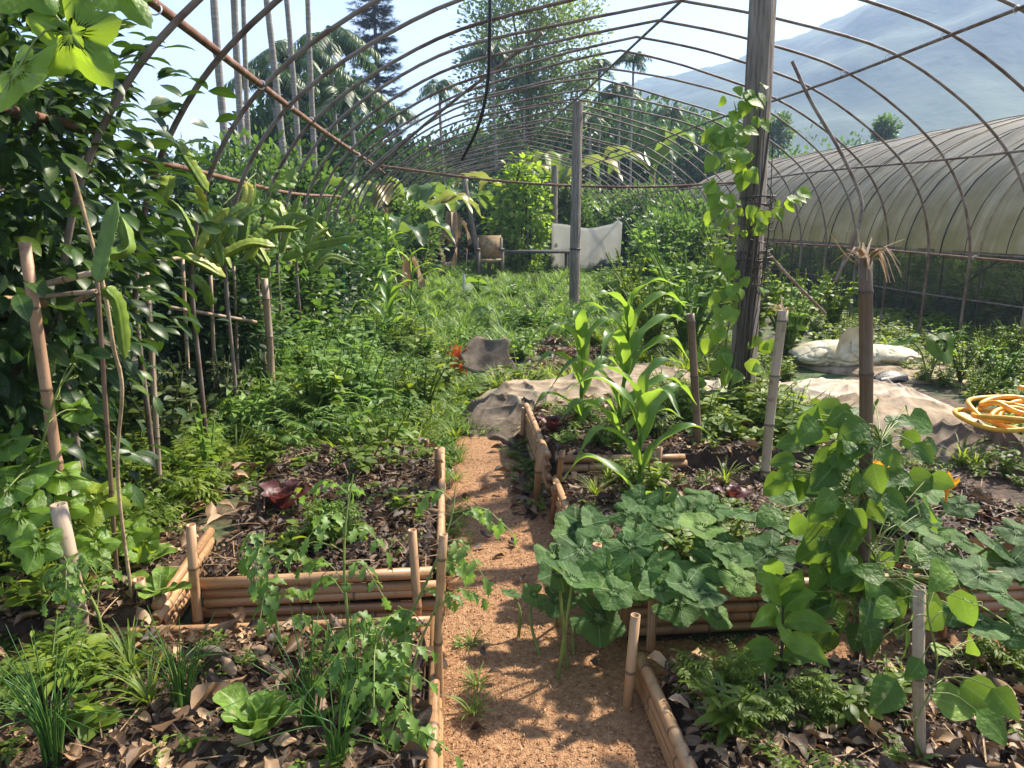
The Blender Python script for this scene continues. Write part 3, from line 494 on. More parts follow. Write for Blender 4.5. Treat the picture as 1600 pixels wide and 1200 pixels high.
def litter(key, label, n, seed, smin=.04, smax=.12, box=None, bright=(0, 1), hz=.03):
    x0, x1, y0, y1, h, sd = BEDS[key]; rg = np.random.default_rng(seed)
    if box: x0, x1, y0, y1 = box
    y = y0 + (y1 - y0) * rg.random(n * 2); x = rg.uniform(x0 + .02, x1 - .02, n * 2); kk = vnoise(x * 4.5, y * 4.5, seed) > .2 + .35 * rg.random(n * 2); x = x[kk][:n]; y = y[kk][:n]; n = len(x); a = rg.uniform(0, 2 * pi, n); tz = rg.normal(0, .28, n)
    d = np.stack([np.cos(a), np.sin(a), tz], 1); nn = np.stack([rg.normal(0, .45, n), rg.normal(0, .45, n), np.ones(n)], 1); mb = MB(); s = rg.uniform(smin, smax, n) * rg.uniform(.6, 1, n)
    z = bedz(key, x, y) + rg.uniform(.004, hz, n)
    for k in range(4):
        m = np.arange(n) % 4 == k; mb.scatter(T_dry[k], frames(d[m], nn[m], s[m]), np.stack([x[m], y[m], z[m]], 1), bright[0] + (bright[1] - bright[0]) * rg.random(m.sum()) ** 1.5)
    nf = n * 3; y = y0 + (y1 - y0) * rg.random(nf); x = rg.uniform(x0 + .01, x1 - .01, nf); a = rg.uniform(0, 2 * pi, nf); d = np.stack([np.cos(a), np.sin(a), rg.normal(0, .25, nf)], 1); nn = np.stack([rg.normal(0, .6, nf), rg.normal(0, .6, nf), np.ones(nf)], 1)
    mb.scatter(T_frag, frames(d, nn, rg.uniform(.012, .04, nf)), np.stack([x, y, bedz(key, x, y) + rg.uniform(.002, hz * .8, nf)], 1), bright[0] + (bright[1] - bright[0]) * rg.random(nf) ** 1.3)
    nf = n // 3; y = y0 + (y1 - y0) * rg.random(nf); x = rg.uniform(x0 + .01, x1 - .01, nf); a = rg.uniform(0, 2 * pi, nf); d = np.stack([np.cos(a), np.sin(a), rg.normal(0, .2, nf)], 1)
    mb.scatter(T_twig, frames(d, np.tile(A3(0, 0, 1), (nf, 1)), rg.uniform(.04, .14, nf)), np.stack([x, y, bedz(key, x, y) + rg.uniform(.01, hz + .01, nf)], 1), rg.random(nf))
    setp(mb.build('leaf_litter', M['litter']), kind='stuff', label=label, cat='leaf litter')
T_frag = leaf_tpl(lambda t: .3 * (.6 + .5 * sin(t * 7)) * sin(pi * min(1, t ** .8 * .98 + .02)) ** .5, 3, .5, .3, 1, .4); T_twig = leaf_tpl(lambda t: .018, 4, .6, .12, 1)
litter('L1', 'large curled dry leaves around the pale green lettuce', 1000, 21, .04, .12)
litter('L2', 'dark chocolate mulch of dry leaves behind the bamboo front', 1700, 22, .03, .09, None, (0, .55), .05)
litter('L0', 'dry leaves under the romaine plants', 700, 23, .04, .1)
litter('R1', 'pinkish dry leaves in the bed right of the path', 2100, 24, .035, .1, (.63, 2.6, .9, 2.06), (.05, 1), .04)
litter('R2', 'dry leaves under the pumpkin plants', 1200, 25, .04, .1, (.56, 2.6, 2.42, 3.62), (0, .6))
litter('R3', 'dry leaf mulch around the young corn', 900, 26, .03, .1, None, (0, .9))
# stakes: (label, base px, base z, top px, diameter px, material, extra lean in Y)
STK = [
 ('tall red brown bamboo pole leaning beside the citrus tree', (128, 1000), .0, (38, 378), 17, 'bamboo_brown', .03),
 ('slim bamboo stake standing by the green onions in the overgrown bed', (426, 655), .0, (413, 435), 11, 'bamboo_grey', 0),
 ('orange bamboo stake at the corner where the sunlit side wall meets the five pole front', (313, 988), .0, (298, 820), 15, 'bamboo', 0),
 ('stubby bamboo stake with a peeling black scar', (224, 1000), .0, (216, 905), 20, 'bamboo', 0),
 ('straight tan bamboo stake before the five pole front, beside the path', (650, 1000), .0, (644, 828), 14, 'bamboo', 0),
 ('tall bamboo stake at the nearest left bed edge among tomato leaves', (689, 1120), .0, (693, 835), 14, 'bamboo', 0),
 ('bamboo stake with a dark top against the far side of the chocolate mulch bed', (692, 800), .0, (684, 700), 10, 'bamboo', 0),
 ('thin short bamboo stake behind the chocolate mulch bed beside tall grass', (668, 745), .0, (667, 687), 7, 'bamboo', 0),
 ('tiny bamboo stub standing alone in the weeds behind the chocolate mulch bed', (446, 725), .0, (445, 686), 9, 'bamboo_grey', 0),
 ('thick bamboo stake rising out of the pumpkin leaves beside the path', (928, 990), .0, (933, 850), 15, 'bamboo', 0),
 ('bamboo stake leaning on the pole front of the pumpkin bed', (972, 998), .0, (981, 876), 12, 'bamboo', 0),
 ('hollow topped bamboo stake at the front corner of the bed of pink brown leaves', (980, 1112), .0, (993, 961), 16, 'bamboo', 0),
 ('hollow topped bamboo stake just behind the corner stake, beside the side path', (1011, 1030), .0, (1020, 923), 14, 'bamboo', 0),
 ('bamboo stake before the burlap mound at the far corner of the corn bed', (815, 692), .0, (819, 637), 8, 'bamboo', 0),
 ('bamboo stake next to the red lettuce, against the burlap mound', (845, 690), .0, (847, 641), 7, 'bamboo', 0),
 ('bamboo stake at the near left corner of the corn bed', (839, 790), .0, (847, 694), 11, 'bamboo', 0),
 ('bamboo stake with a green side beside the corn bed corner', (870, 800), .0, (879, 704), 9, 'bamboo', 0),
 ('short bamboo stake at the pumpkin bed corner below the corn bed', (861, 820), .0, (868, 755), 9, 'bamboo', 0),
 ('short bamboo stake in front of the corn bed poles', (894, 800), .0, (897, 738), 9, 'bamboo', 0),
 ('bamboo stake at the right end of the corn bed poles', (1029, 795), .0, (1031, 699), 9, 'bamboo', 0),
 ('thin knobbly brown stake among beans left of the vine covered post', (1095, 760), .0, (1079, 490), 12, 'bamboo_dark', 0),
 ('grey bamboo stake with frayed top between the vine covered post and the dark bamboo pole', (1192, 800), .0, (1224, 485), 15, 'bamboo_grey', 0),
 ('thick dark brown bamboo pole with a shredded top carrying a bean vine', (1341, 1055), .05, (1352, 402), 20, 'bamboo_dark', 0),
 ('bamboo stake wound with bean tendrils in the near right bed', (1441, 1215), .05, (1437, 918), 18, 'bamboo_grey', 0),
 ('bamboo stake touching the pole front behind the tendril wound stake', (1406, 1010), .0, (1418, 885), 13, 'bamboo', 0),
 ('bamboo stake half hidden by pumpkin leaves at the right of the pole front', (1468, 1010), .0, (1477, 890), 13, 'bamboo', 0),
 ('pointed brown wooden peg behind the dark bamboo pole', (1292, 720), .0, (1296, 620), 11, 'bamboo_dark', 0),
 ('short grey bamboo stake with white tie cut by the picture edge', (18, 930), .0, (-2, 815), 16, 'bamboo_grey', 0),
 ('thin stick in the weeds below the purple brown tassels', (470, 500), .0, (468, 432), 5, 'bamboo_grey', 0),
 ('thick grey brown bamboo pole with a hollow top rising among gourd leaves', (134, 1035), .0, (91, 788), 25, 'bamboo_grey', 0),
 ('grey metal rod upright in the open weeds', (724, 472), .0, (725, 428), 4, 'clip', 0),
]
rg = np.random.default_rng(31); STAKES = []
for lab, bp_, bz, tp_, dpx, mt, ly in STK:
    B = G(*bp_, bz); T = AY(*tp_, B[1] + ly); r = dpx * depth((B + T) / 2) / FPX / 2; mb = MB(); d = (T - B) / np.linalg.norm(T - B)
    culm(mb, B - d * (.06 if bz < .2 else .45), T, r, rg, .26 if r > .012 else .2, mt != 'clip', 14, .012); o = mb.build('bamboo_stake' if mt != 'clip' else 'metal_rod', M[mt], loc=tuple(B)); setp(o, lab, 'stake', 'garden stakes'); STAKES.append((o, B, T, r))
def fray(i, n, ln, seed):
    o, B, T, r = STAKES[i]; rg = np.random.default_rng(seed); mb = MB()
    for k in range(n):
        a = rg.uniform(0, 2 * pi); d = A3(cos(a), sin(a), 0); l = ln * rg.uniform(.4, 1.1); st = T + d * r * .8 + A3(0, 0, rg.uniform(-.03, .015)); z = rg.uniform(-.9, .9)
        mb.strip(curve([st, st + d * l * .4 + A3(0, 0, l * .25), st + d * l * .9 + A3(0, 0, l * z)], 7), np.linspace(.006, .0015, 7) * rg.uniform(.6, 1.6), fold=.4, cols=1, rnd=rg.random())
    mb.build('frayed_fibre', M['dryleaf'], o)
fray(22, 24, .105, 1); fray(21, 9, .1, 2)
# peeling scar on the stubby stake
o, B, T, r = STAKES[3]; mb = MB(); mb.strip(curve([T + A3(.3 * r, -r * 1.02, -.02), T + A3(.1 * r, -r * 1.1, -.08), T + A3(.4 * r, -r * 1.06, -.15)], 6), [.008, .014, .02, .016, .008, .002], up=(0, -1, 0), rnd=.1); mb.build('bark_scar', M['black'], o)
# ================================================================ PLANT BUILDERS
def unit(v): return v / (np.linalg.norm(v, axis=-1, keepdims=True) + 1e-9)
def rsph(rg, n): return unit(rg.normal(0, 1, (n, 3)))
def crown(mb, tp, rg, c, R, ncl, nper, cr, size, shell=.55, up=.3, droop=0., flat=.7, tone=.0, zmin=None):
    """leaf clumps spread through an ellipsoid, denser near its skin, uneven outline"""
    c = A3(*c); R = A3(*R); d = rsph(rg, ncl); rad = rg.uniform(shell ** 3, 1.12, ncl) ** (1 / 3) * (1 + .22 * (vnoise(d[:, 0] * 2.5 + 9, d[:, 1] * 2.5 + d[:, 2] * 2.2, int(rg.integers(99))) - .5)); cc = c + d * rad[:, None] * R
    if zmin is not None: cc[:, 2] = np.maximum(cc[:, 2], zmin)
    k = np.repeat(np.arange(ncl), nper); n = len(k); o = rg.normal(0, 1, (n, 3)) * cr * .5 * A3(1, 1, flat); p = cc[k] + o
    dr = unit(unit(o) * .8 + d[k] * .7 + rg.normal(0, .35, (n, 3)) + A3(0, 0, up - droop)); nn = unit(rg.normal(0, .45, (n, 3)) + A3(0, 0, 1) + d[k] * .3)
    tn = rg.normal(0, .16, ncl)
    mb.scatter(tp, frames(dr, nn, size * rg.uniform(.65, 1.2, n)), p, np.clip(.45 + tone + tn[k] + rg.normal(0, .14, n), 0, 1)); return cc
def tree(name, label, cat, base, h, R, mat, tp, size, ncl, nper, cr, seed, trunk_r=.08, cz=None, group=None, tone=0., shell=.5, lean=(0, 0), zmin=None, droop=0., limbs=9):
    rg = np.random.default_rng(seed); base = A3(*base); root = thing(name, label, cat, tuple(base), group); c = base + A3(lean[0], lean[1], cz if cz is not None else h - R[2])
    mb = MB(); cc = crown(mb, tp, rg, c, R, ncl, nper, cr, size, shell, tone=tone, zmin=zmin, droop=droop); mb.build('crown', mat, root)
    mb = MB(); top = c + A3(0, 0, R[2] * .3); P = wob(curve([base - A3(0, 0, .05), base + (top - base) * .5 + A3(.05, 0, 0), top], 14), .03 * h / 3, rg); mb.tube(P, np.linspace(trunk_r, trunk_r * .35, 14), 8)
    for i in range(min(limbs, ncl)):
        q = cc[int(rg.integers(ncl))]; s = P[int(rg.integers(5, 11))]; mb.tube(curve([s, (s + q) / 2 + A3(0, 0, .08 * h / 3), q], 7), np.linspace(trunk_r * .45, trunk_r * .12, 7), 5)
    mb.build('trunk', M['trunk'], root); return root
# ---- big citrus tree on the left
tree('citrus_tree', 'big dark glossy leaved citrus tree filling the left side', 'tree', (-3.1, 4.3, 0), 2.95, (1.2, 1.35, 1.42), M['citrus'], T_cit, .125, 460, 18, .34, 41, .07, 1.55, None, -.04, .35, zmin=.15, droop=.5, limbs=40)
t2 = tree('citrus_tree', 'dark citrus tree behind the leaning bamboo pole, cut off at the edge', 'tree', (-1.9, 3.05, 0), 3.0, (.62, .42, 1.4), M['citrus'], T_cit, .108, 300, 17, .32, 42, .05, 1.55, None, -.0, .4, zmin=.3, droop=.5, limbs=36)
# ---- broadleaf trees and shrubs further off
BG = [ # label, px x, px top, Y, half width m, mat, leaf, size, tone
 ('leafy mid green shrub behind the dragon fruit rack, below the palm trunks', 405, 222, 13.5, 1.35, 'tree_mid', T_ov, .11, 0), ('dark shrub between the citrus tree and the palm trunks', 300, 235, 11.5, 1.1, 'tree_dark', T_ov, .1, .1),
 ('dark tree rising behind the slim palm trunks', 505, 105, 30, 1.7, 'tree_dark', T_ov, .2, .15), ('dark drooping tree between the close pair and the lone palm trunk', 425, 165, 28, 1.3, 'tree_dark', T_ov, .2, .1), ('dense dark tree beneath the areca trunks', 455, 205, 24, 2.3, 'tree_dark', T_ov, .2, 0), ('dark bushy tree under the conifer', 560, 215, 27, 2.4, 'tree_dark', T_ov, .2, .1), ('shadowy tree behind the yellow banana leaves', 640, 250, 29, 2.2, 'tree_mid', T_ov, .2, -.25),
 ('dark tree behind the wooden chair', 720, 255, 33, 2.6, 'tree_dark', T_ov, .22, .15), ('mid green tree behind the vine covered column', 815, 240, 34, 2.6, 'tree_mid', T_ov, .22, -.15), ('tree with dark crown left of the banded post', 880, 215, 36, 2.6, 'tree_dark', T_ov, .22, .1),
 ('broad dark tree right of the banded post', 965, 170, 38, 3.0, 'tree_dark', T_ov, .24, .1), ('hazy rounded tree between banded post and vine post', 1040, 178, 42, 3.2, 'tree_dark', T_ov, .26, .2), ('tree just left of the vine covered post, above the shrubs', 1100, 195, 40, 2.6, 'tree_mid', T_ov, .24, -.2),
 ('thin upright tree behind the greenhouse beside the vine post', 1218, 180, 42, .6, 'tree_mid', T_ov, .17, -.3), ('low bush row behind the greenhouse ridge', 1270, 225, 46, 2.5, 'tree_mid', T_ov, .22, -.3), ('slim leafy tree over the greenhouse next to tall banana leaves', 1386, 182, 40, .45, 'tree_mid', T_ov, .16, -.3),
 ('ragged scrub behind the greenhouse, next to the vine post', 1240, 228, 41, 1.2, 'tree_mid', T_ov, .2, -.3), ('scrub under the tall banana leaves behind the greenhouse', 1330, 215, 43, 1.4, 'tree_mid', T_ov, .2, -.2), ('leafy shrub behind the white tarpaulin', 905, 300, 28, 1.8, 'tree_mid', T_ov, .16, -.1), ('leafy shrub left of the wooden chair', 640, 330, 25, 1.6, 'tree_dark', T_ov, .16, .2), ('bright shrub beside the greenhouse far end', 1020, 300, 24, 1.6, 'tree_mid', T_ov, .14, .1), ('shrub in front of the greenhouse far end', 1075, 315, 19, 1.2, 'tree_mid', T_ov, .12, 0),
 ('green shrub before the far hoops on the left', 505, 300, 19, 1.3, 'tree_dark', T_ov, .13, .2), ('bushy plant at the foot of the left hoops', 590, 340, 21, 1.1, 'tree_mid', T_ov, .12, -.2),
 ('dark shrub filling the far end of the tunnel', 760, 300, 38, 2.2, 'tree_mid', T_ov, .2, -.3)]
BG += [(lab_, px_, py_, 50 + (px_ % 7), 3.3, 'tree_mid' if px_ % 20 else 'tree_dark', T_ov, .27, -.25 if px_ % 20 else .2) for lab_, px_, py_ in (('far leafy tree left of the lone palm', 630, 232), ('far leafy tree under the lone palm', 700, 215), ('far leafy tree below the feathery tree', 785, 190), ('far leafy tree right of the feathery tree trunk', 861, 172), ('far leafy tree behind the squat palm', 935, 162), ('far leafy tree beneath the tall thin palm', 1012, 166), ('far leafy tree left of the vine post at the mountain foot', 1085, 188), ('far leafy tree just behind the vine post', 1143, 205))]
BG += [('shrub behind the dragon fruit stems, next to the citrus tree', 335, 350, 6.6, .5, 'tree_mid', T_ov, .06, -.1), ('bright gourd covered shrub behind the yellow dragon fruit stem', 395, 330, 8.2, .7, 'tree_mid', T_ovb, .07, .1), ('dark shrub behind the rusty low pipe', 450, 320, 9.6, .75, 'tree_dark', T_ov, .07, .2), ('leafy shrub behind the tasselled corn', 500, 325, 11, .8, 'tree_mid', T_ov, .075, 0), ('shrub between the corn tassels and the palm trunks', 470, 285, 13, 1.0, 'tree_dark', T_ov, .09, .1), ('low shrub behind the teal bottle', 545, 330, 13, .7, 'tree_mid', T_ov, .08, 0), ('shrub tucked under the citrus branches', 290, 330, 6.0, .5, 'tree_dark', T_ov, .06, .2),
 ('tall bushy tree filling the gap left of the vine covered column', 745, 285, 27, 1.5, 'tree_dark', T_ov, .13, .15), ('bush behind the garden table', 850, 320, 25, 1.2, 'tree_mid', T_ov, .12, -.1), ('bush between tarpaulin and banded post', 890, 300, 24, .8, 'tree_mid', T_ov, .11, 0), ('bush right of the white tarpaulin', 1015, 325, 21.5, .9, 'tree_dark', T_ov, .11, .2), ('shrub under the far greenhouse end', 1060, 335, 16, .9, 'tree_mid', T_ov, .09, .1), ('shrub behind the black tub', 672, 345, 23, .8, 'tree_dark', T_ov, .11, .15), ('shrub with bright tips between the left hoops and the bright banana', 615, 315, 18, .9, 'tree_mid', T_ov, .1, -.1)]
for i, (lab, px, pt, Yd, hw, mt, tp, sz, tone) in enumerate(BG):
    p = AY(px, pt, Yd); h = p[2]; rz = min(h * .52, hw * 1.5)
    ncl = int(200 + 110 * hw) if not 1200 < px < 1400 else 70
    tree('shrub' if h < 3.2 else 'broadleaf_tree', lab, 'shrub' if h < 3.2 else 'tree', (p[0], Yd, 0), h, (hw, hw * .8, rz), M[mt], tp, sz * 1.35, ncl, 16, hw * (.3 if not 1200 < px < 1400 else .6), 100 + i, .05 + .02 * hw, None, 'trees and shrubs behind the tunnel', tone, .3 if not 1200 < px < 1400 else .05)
# pale feathery tree
rgp = np.random.default_rng(5)
p = AY(828, 120, 36); r = tree('feathery_tree', 'tall airy tree with pale light green foliage behind the tunnel', 'tree', (p[0], 36, 0), 13.2, (3.1, 2.6, 4.6), M['tree_pale'], T_ov, .21, 620, 26, .6, 201, .16, 8.8, None, 0, .1)
# conifer: tiers of drooping feathery branches
def conifer(label, px, Yd, h, wid, seed):
    rg = np.random.default_rng(seed); p = AY(px, 200, Yd); base = A3(p[0], Yd, 0); root = thing('conifer', label, 'tree', tuple(base)); mb = MB(); tr = MB(); tr.tube([base, base + A3(.1, 0, h * .5), base + A3(0, 0, h)], [.2, .13, .02], 8)
    z = 4.; ns = []
    while z < h - .2:
        f = (1 - (z / h) ** 1.6); L0 = wid * (.25 + .85 * f) * rg.uniform(.8, 1.1); kb = 6; a0 = rg.uniform(0, 6)
        for k in range(kb):
            a = a0 + k * 2 * pi / kb + rg.normal(0, .15); l = L0 * rg.uniform(.65, 1.1); d = A3(cos(a), sin(a), 0); s = base + A3(0, 0, z)
            P = curve([s, s + d * l * .5 + A3(0, 0, -.12 * l), s + d * l + A3(0, 0, .05 * l)], 9); tr.tube(P, np.linspace(.035, .01, 9), 5)
            m = 46; t = rg.uniform(.15, 1, m); q = P[(t * 8).astype(int)] + rg.normal(0, .1, (m, 3)) * A3(1, 1, .6); side = A3(-d[1], d[0], 0); dd = unit(d * .9 + side[None] * rg.choice([-1, 1], m)[:, None] * rg.uniform(.3, 1, m)[:, None] + A3(0, 0, -.15))
            mb.scatter(T_tuft, frames(dd, np.tile(A3(0, 0, 1), (m, 1)), rg.uniform(.3, .55, m)), q, rg.random(m))
        z += .62 * rg.uniform(.85, 1.15)
    mb.build('crown', M['conifer'], root); tr.build('trunk', M['trunk'], root)
tb = MB(); rg = np.random.default_rng(1)
for k in range(12):
    a = rg.uniform(-.9, .9); d = A3(sin(a), cos(a), rg.normal(0, .2))[None]; tb.scatter(T_needle, frames(unit(d), A3(0, 0, 1)[None], .6), [[0, .5 * rg.random(), 0]])
T_tuft = tb.tpl()
conifer('dark tiered conifer standing tall behind the palms', 590, 40, 15.2, 2.05, 7)
# palms
def frond(mb, P, ll, rg, n=40, w=.5, droop=.5, tone=.5):
    """pinnate frond along P, leaflet length ll"""
    t = np.linspace(.12, 1, n); i = t * (len(P) - 1); k = np.minimum(i.astype(int), len(P) - 2); q = P[k] + (P[k + 1] - P[k]) * (i - k)[:, None]; T = unit(P[k + 1] - P[k]); X = unit(np.cross(T, A3(0, 0, 1)))
    for sd in (-1, 1):
        d = unit(X * sd + T * .55 + A3(0, 0, -droop) + rg.normal(0, .12, (n, 3))); mb.scatter(T_pal, frames(d, np.cross(d, T) * sd, ll * (1 - .75 * (t - .4) ** 2 * 1.2) * rg.uniform(.85, 1.1, n)), q, np.clip(tone + rg.normal(0, .15, n), 0, 1))
def palm_mesh(seed, nf, fl, ll, spread=1.):
    rg = np.random.default_rng(seed); mb = MB(); st = MB()
    for k in range(nf):
        a = k * 2.4 + rg.normal(0, .2); e = rg.uniform(.15, 1.25); d = A3(cos(a), sin(a), 0); P = curve([A3(0, 0, 0), d * fl * .45 * cos(e) + A3(0, 0, fl * .5 * sin(e)), d * fl * spread * (.55 + .4 * cos(e)) + A3(0, 0, fl * (.55 * sin(e) - .35))], 12)
        st.tube(P, np.linspace(.02, .005, 12), 4); frond(mb, P, ll, rg)
    return mb.mesh('crown'), st.mesh('frond_stalk')
PM = [palm_mesh(300 + k, *a) for k, a in enumerate([(11, 1.9, .55), (10, 1.7, .5), (12, 2.4, .7)])]
for a, b_ in PM: a.materials.append(M['palm']); b_.materials.append(M['palm'])
def palm(label, base, top, r, kind, crown_s, group):
    base = A3(*base); top = A3(*top); root = thing('areca_palm', label, 'palm tree', tuple(base), group); mb = MB(); n = 60; P = wob(curve([base, (base + top) / 2, top], n), .03, np.random.default_rng(int(abs(base[0] * 100)))); rr = np.linspace(r * 1.08, r * .85, n) * (1 + .05 * (np.arange(n) % 3 == 0)); mb.tube(P, rr, 10)
    mb.build('trunk', M['palmtrunk'], root)
    mb = MB(); mb.tube([top - A3(0, 0, .1), top + A3(0, 0, .25 * crown_s), top + A3(0, 0, .55 * crown_s)], [r * .9, r * 1.1, r * .5], 8); mb.build('crownshaft', M['palm'], root)
    for me, nm_ in zip(PM[kind], ('crown', 'frond_stalk')):
        c = bpy.data.objects.new(nm_, me); C.collection.objects.link(c); c.parent = root; c.location = tuple(top - base + A3(0, 0, .5 * crown_s)); c.scale = (crown_s,) * 3; c.rotation_euler = (0, 0, base[0] * 7)
    return root
for lab, xt, xb, Yd, dpx in [('thick pale palm trunk nearest the citrus tree', 340, 358, 14, 15), ('pale palm trunk second from the citrus tree, one of a close pair', 371, 384, 15, 14), ('slimmer palm trunk hugging the one of the close pair', 378, 391, 17, 10), ('palm trunk standing alone between the close pair and the slim ones', 418, 443, 15, 13), ('slim palm trunk just right of the lone palm trunk', 447, 464, 17, 11), ('palm trunk nearest the conifer', 484, 491, 18, 11)]:
    B = AY(xb, 250, Yd); T0 = AY(xt, 0, Yd); B0 = B + (B - T0) * ((B[2]) / max(.1, T0[2] - B[2])); B0[2] = 0; T1 = B + (T0 - B) * ((9.5 - B[2]) / (T0[2] - B[2])); palm(lab, B0, T1, dpx * .7 * Yd / FPX / 2, 2, 1.1, 'areca palm trunks beyond the hoops')
CP = [('bushy palm crown behind the lone palm trunk', 465, 105, 25, 2, .75), ('dark palm crown right of the palm trunks', 515, 90, 27, 2, .85), ('drooping palm below the dark palm crown', 545, 165, 24, 2, .7), ('low palm behind the pale close pair', 425, 140, 24, 2, .7), ('small palm in front of the conifer foot', 620, 185, 30, 0, .6),
 ('lone palm with a brown seed skirt left of the feathery tree', 688, 140, 28, 0, .55), ('palm crown half hidden in the feathery tree', 770, 92, 32, 2, .65), ('small palm in the feathery tree just above the ridge pipes', 820, 130, 34, 0, .6), ('slim palm left of the ridge pipe', 936, 105, 35, 0, .55), ('tall thin palm rising above the mountain skyline', 990, 96, 33, 1, .62), ('squat palm beneath the tall thin palm', 968, 150, 34, 0, .7), ('slender palm near the vine post with thin trunk', 1050, 180, 36, 1, .65), ('palm behind the banded post top', 902, 135, 38, 0, .6), ('palm in the gap right of the banded post', 920, 185, 30, 0, .5)]
for lab, px, py_, Yd, kd, sc in CP:
    T = AY(px, py_, Yd); T[2] -= .4; palm(lab, (T[0] + .15, Yd, 0), T, .055 + .02 * (kd == 2), kd, sc, 'areca palms behind the tunnel')
# banana plants
def banana(label, px, Yd, h, nl, ll, seed, tone=.35, yellow=0., dead=0, up=.8):
    rg = np.random.default_rng(seed); p = AY(px, 350, Yd); base = A3(p[0], Yd, 0); root = thing('banana_plant', label, 'banana plant', tuple(base), 'banana plants at the back'); top = base + A3(.05, 0, h)
    mb = MB(); mb.tube(curve([base, base + (top - base) * .5, top], 8), np.linspace(.11, .05, 8), 9); mb.build('stem', M['dryleaf'] if dead else M['stem'], root); mb = MB()
    for k in range(nl):
        a = k * 2.4 + rg.normal(0, .3); e = rg.uniform(.5, 1.4) * up; d = A3(cos(a), sin(a), 0); l = ll * rg.uniform(.8, 1.15)
        P = curve([top, top + d * l * .4 * cos(e) + A3(0, 0, l * .42 * sin(e)), top + d * l * .8 * cos(e) + A3(0, 0, l * (.68 * sin(e) - .08)), top + d * l * (.95 * cos(e) + .1) + A3(0, 0, l * (.72 * sin(e) - .35))], 18); t = np.linspace(0, 1, 18)
        mb.strip(P, .2 * l / 1.3 * np.sin(pi * np.clip((t - .12) / .88, 0.01, 1) ** .75) ** .6 + .01, fold=.35, cols=2, rnd=(.8 + .2 * rg.random()) if rg.random() < yellow else np.clip(tone + rg.normal(0, .12), 0, .6), wave=.18, wf=22)
    mb.build('leaves', M['banana'], root)
    if dead:
        mb = MB()
        for k in range(dead):
            a = rg.uniform(0, 6.3); d = A3(cos(a), sin(a), 0); l = ll * rg.uniform(.6, 1); s = top - A3(0, 0, rg.uniform(0, .3) * h); P = curve([s, s + d * .25 * l + A3(0, 0, .05), s + d * .4 * l - A3(0, 0, .4 * l), s + d * .35 * l - A3(0, 0, .95 * l)], 14); mb.strip(P, .09 * np.sin(np.linspace(.2, 3, 14)), fold=.8, cols=1, rnd=rg.random(), wave=.5, wf=14)
        mb.build('dead_leaves', M['dryleaf'], root)
    return root
for a in [('banana plant with one long orange yellow leaf under the conifer', 572, 17, 1.5, 6, 1.8, 1, .25, .3, 4), ('banana plant with bright lit leaves left of the tunnel middle', 650, 19, 1.35, 7, 1.7, 2, .35, .15, 8), ('banana plant with hanging brown leaves beside the leaning post', 705, 22, 1.6, 5, 1.7, 3, .3, .3, 14), ('low green banana plant in front of the left hoops', 620, 14.5, .8, 7, 1.2, 4, .25, 0, 3),
 ('banana plant whose pale leaf arches over the vine covered column', 800, 25, 2.1, 6, 2.1, 5, .35, .3, 6), ('banana plant with upright leaves left of the banded post', 868, 24, 2.4, 6, 2.2, 6, .5, .3, 9, 1.05), ('tall banana plant right of the banded post', 1015, 30, 3.2, 7, 2.6, 7, .4, .1, 2, 1.1), ('banana plant with upright leaves above the greenhouse ridge', 1372, 34, 3.1, 6, 2.1, 8, .3, 0, 0, 1.15), ('banana plant above the greenhouse, left of the upright one', 1290, 38, 3.2, 7, 2.2, 9, .25, 0, 0, 1.0), ('small banana plant beside the white tarpaulin', 945, 26, 1.3, 5, 1.5, 10, .4, .4, 2)]: banana(*a)
# vine covered column
p = AY(815, 410, 21); rg = np.random.default_rng(77); root = thing('vine_column', 'tall column of dense climbing vine at the far end of the tunnel', 'climbing plant', (p[0], 21, 0)); mb = MB(); crown(mb, T_ovb, rg, (p[0], 21, 1.45), (.72, .6, 1.5), 170, 14, .3, .17, .5, tone=.1, droop=.4); mb.build('leaves', M['gourd'], root); mb = MB()
for k in range(4): mb.tube(wob(curve([(p[0] + .15 * k - .2, 21, 0), (p[0] + .1 * k - .15, 21, 1.4), (p[0], 21, 2.8)], 12), .05, rg), .035, 6)
mb.build('stem', M['stem_dark'], root)
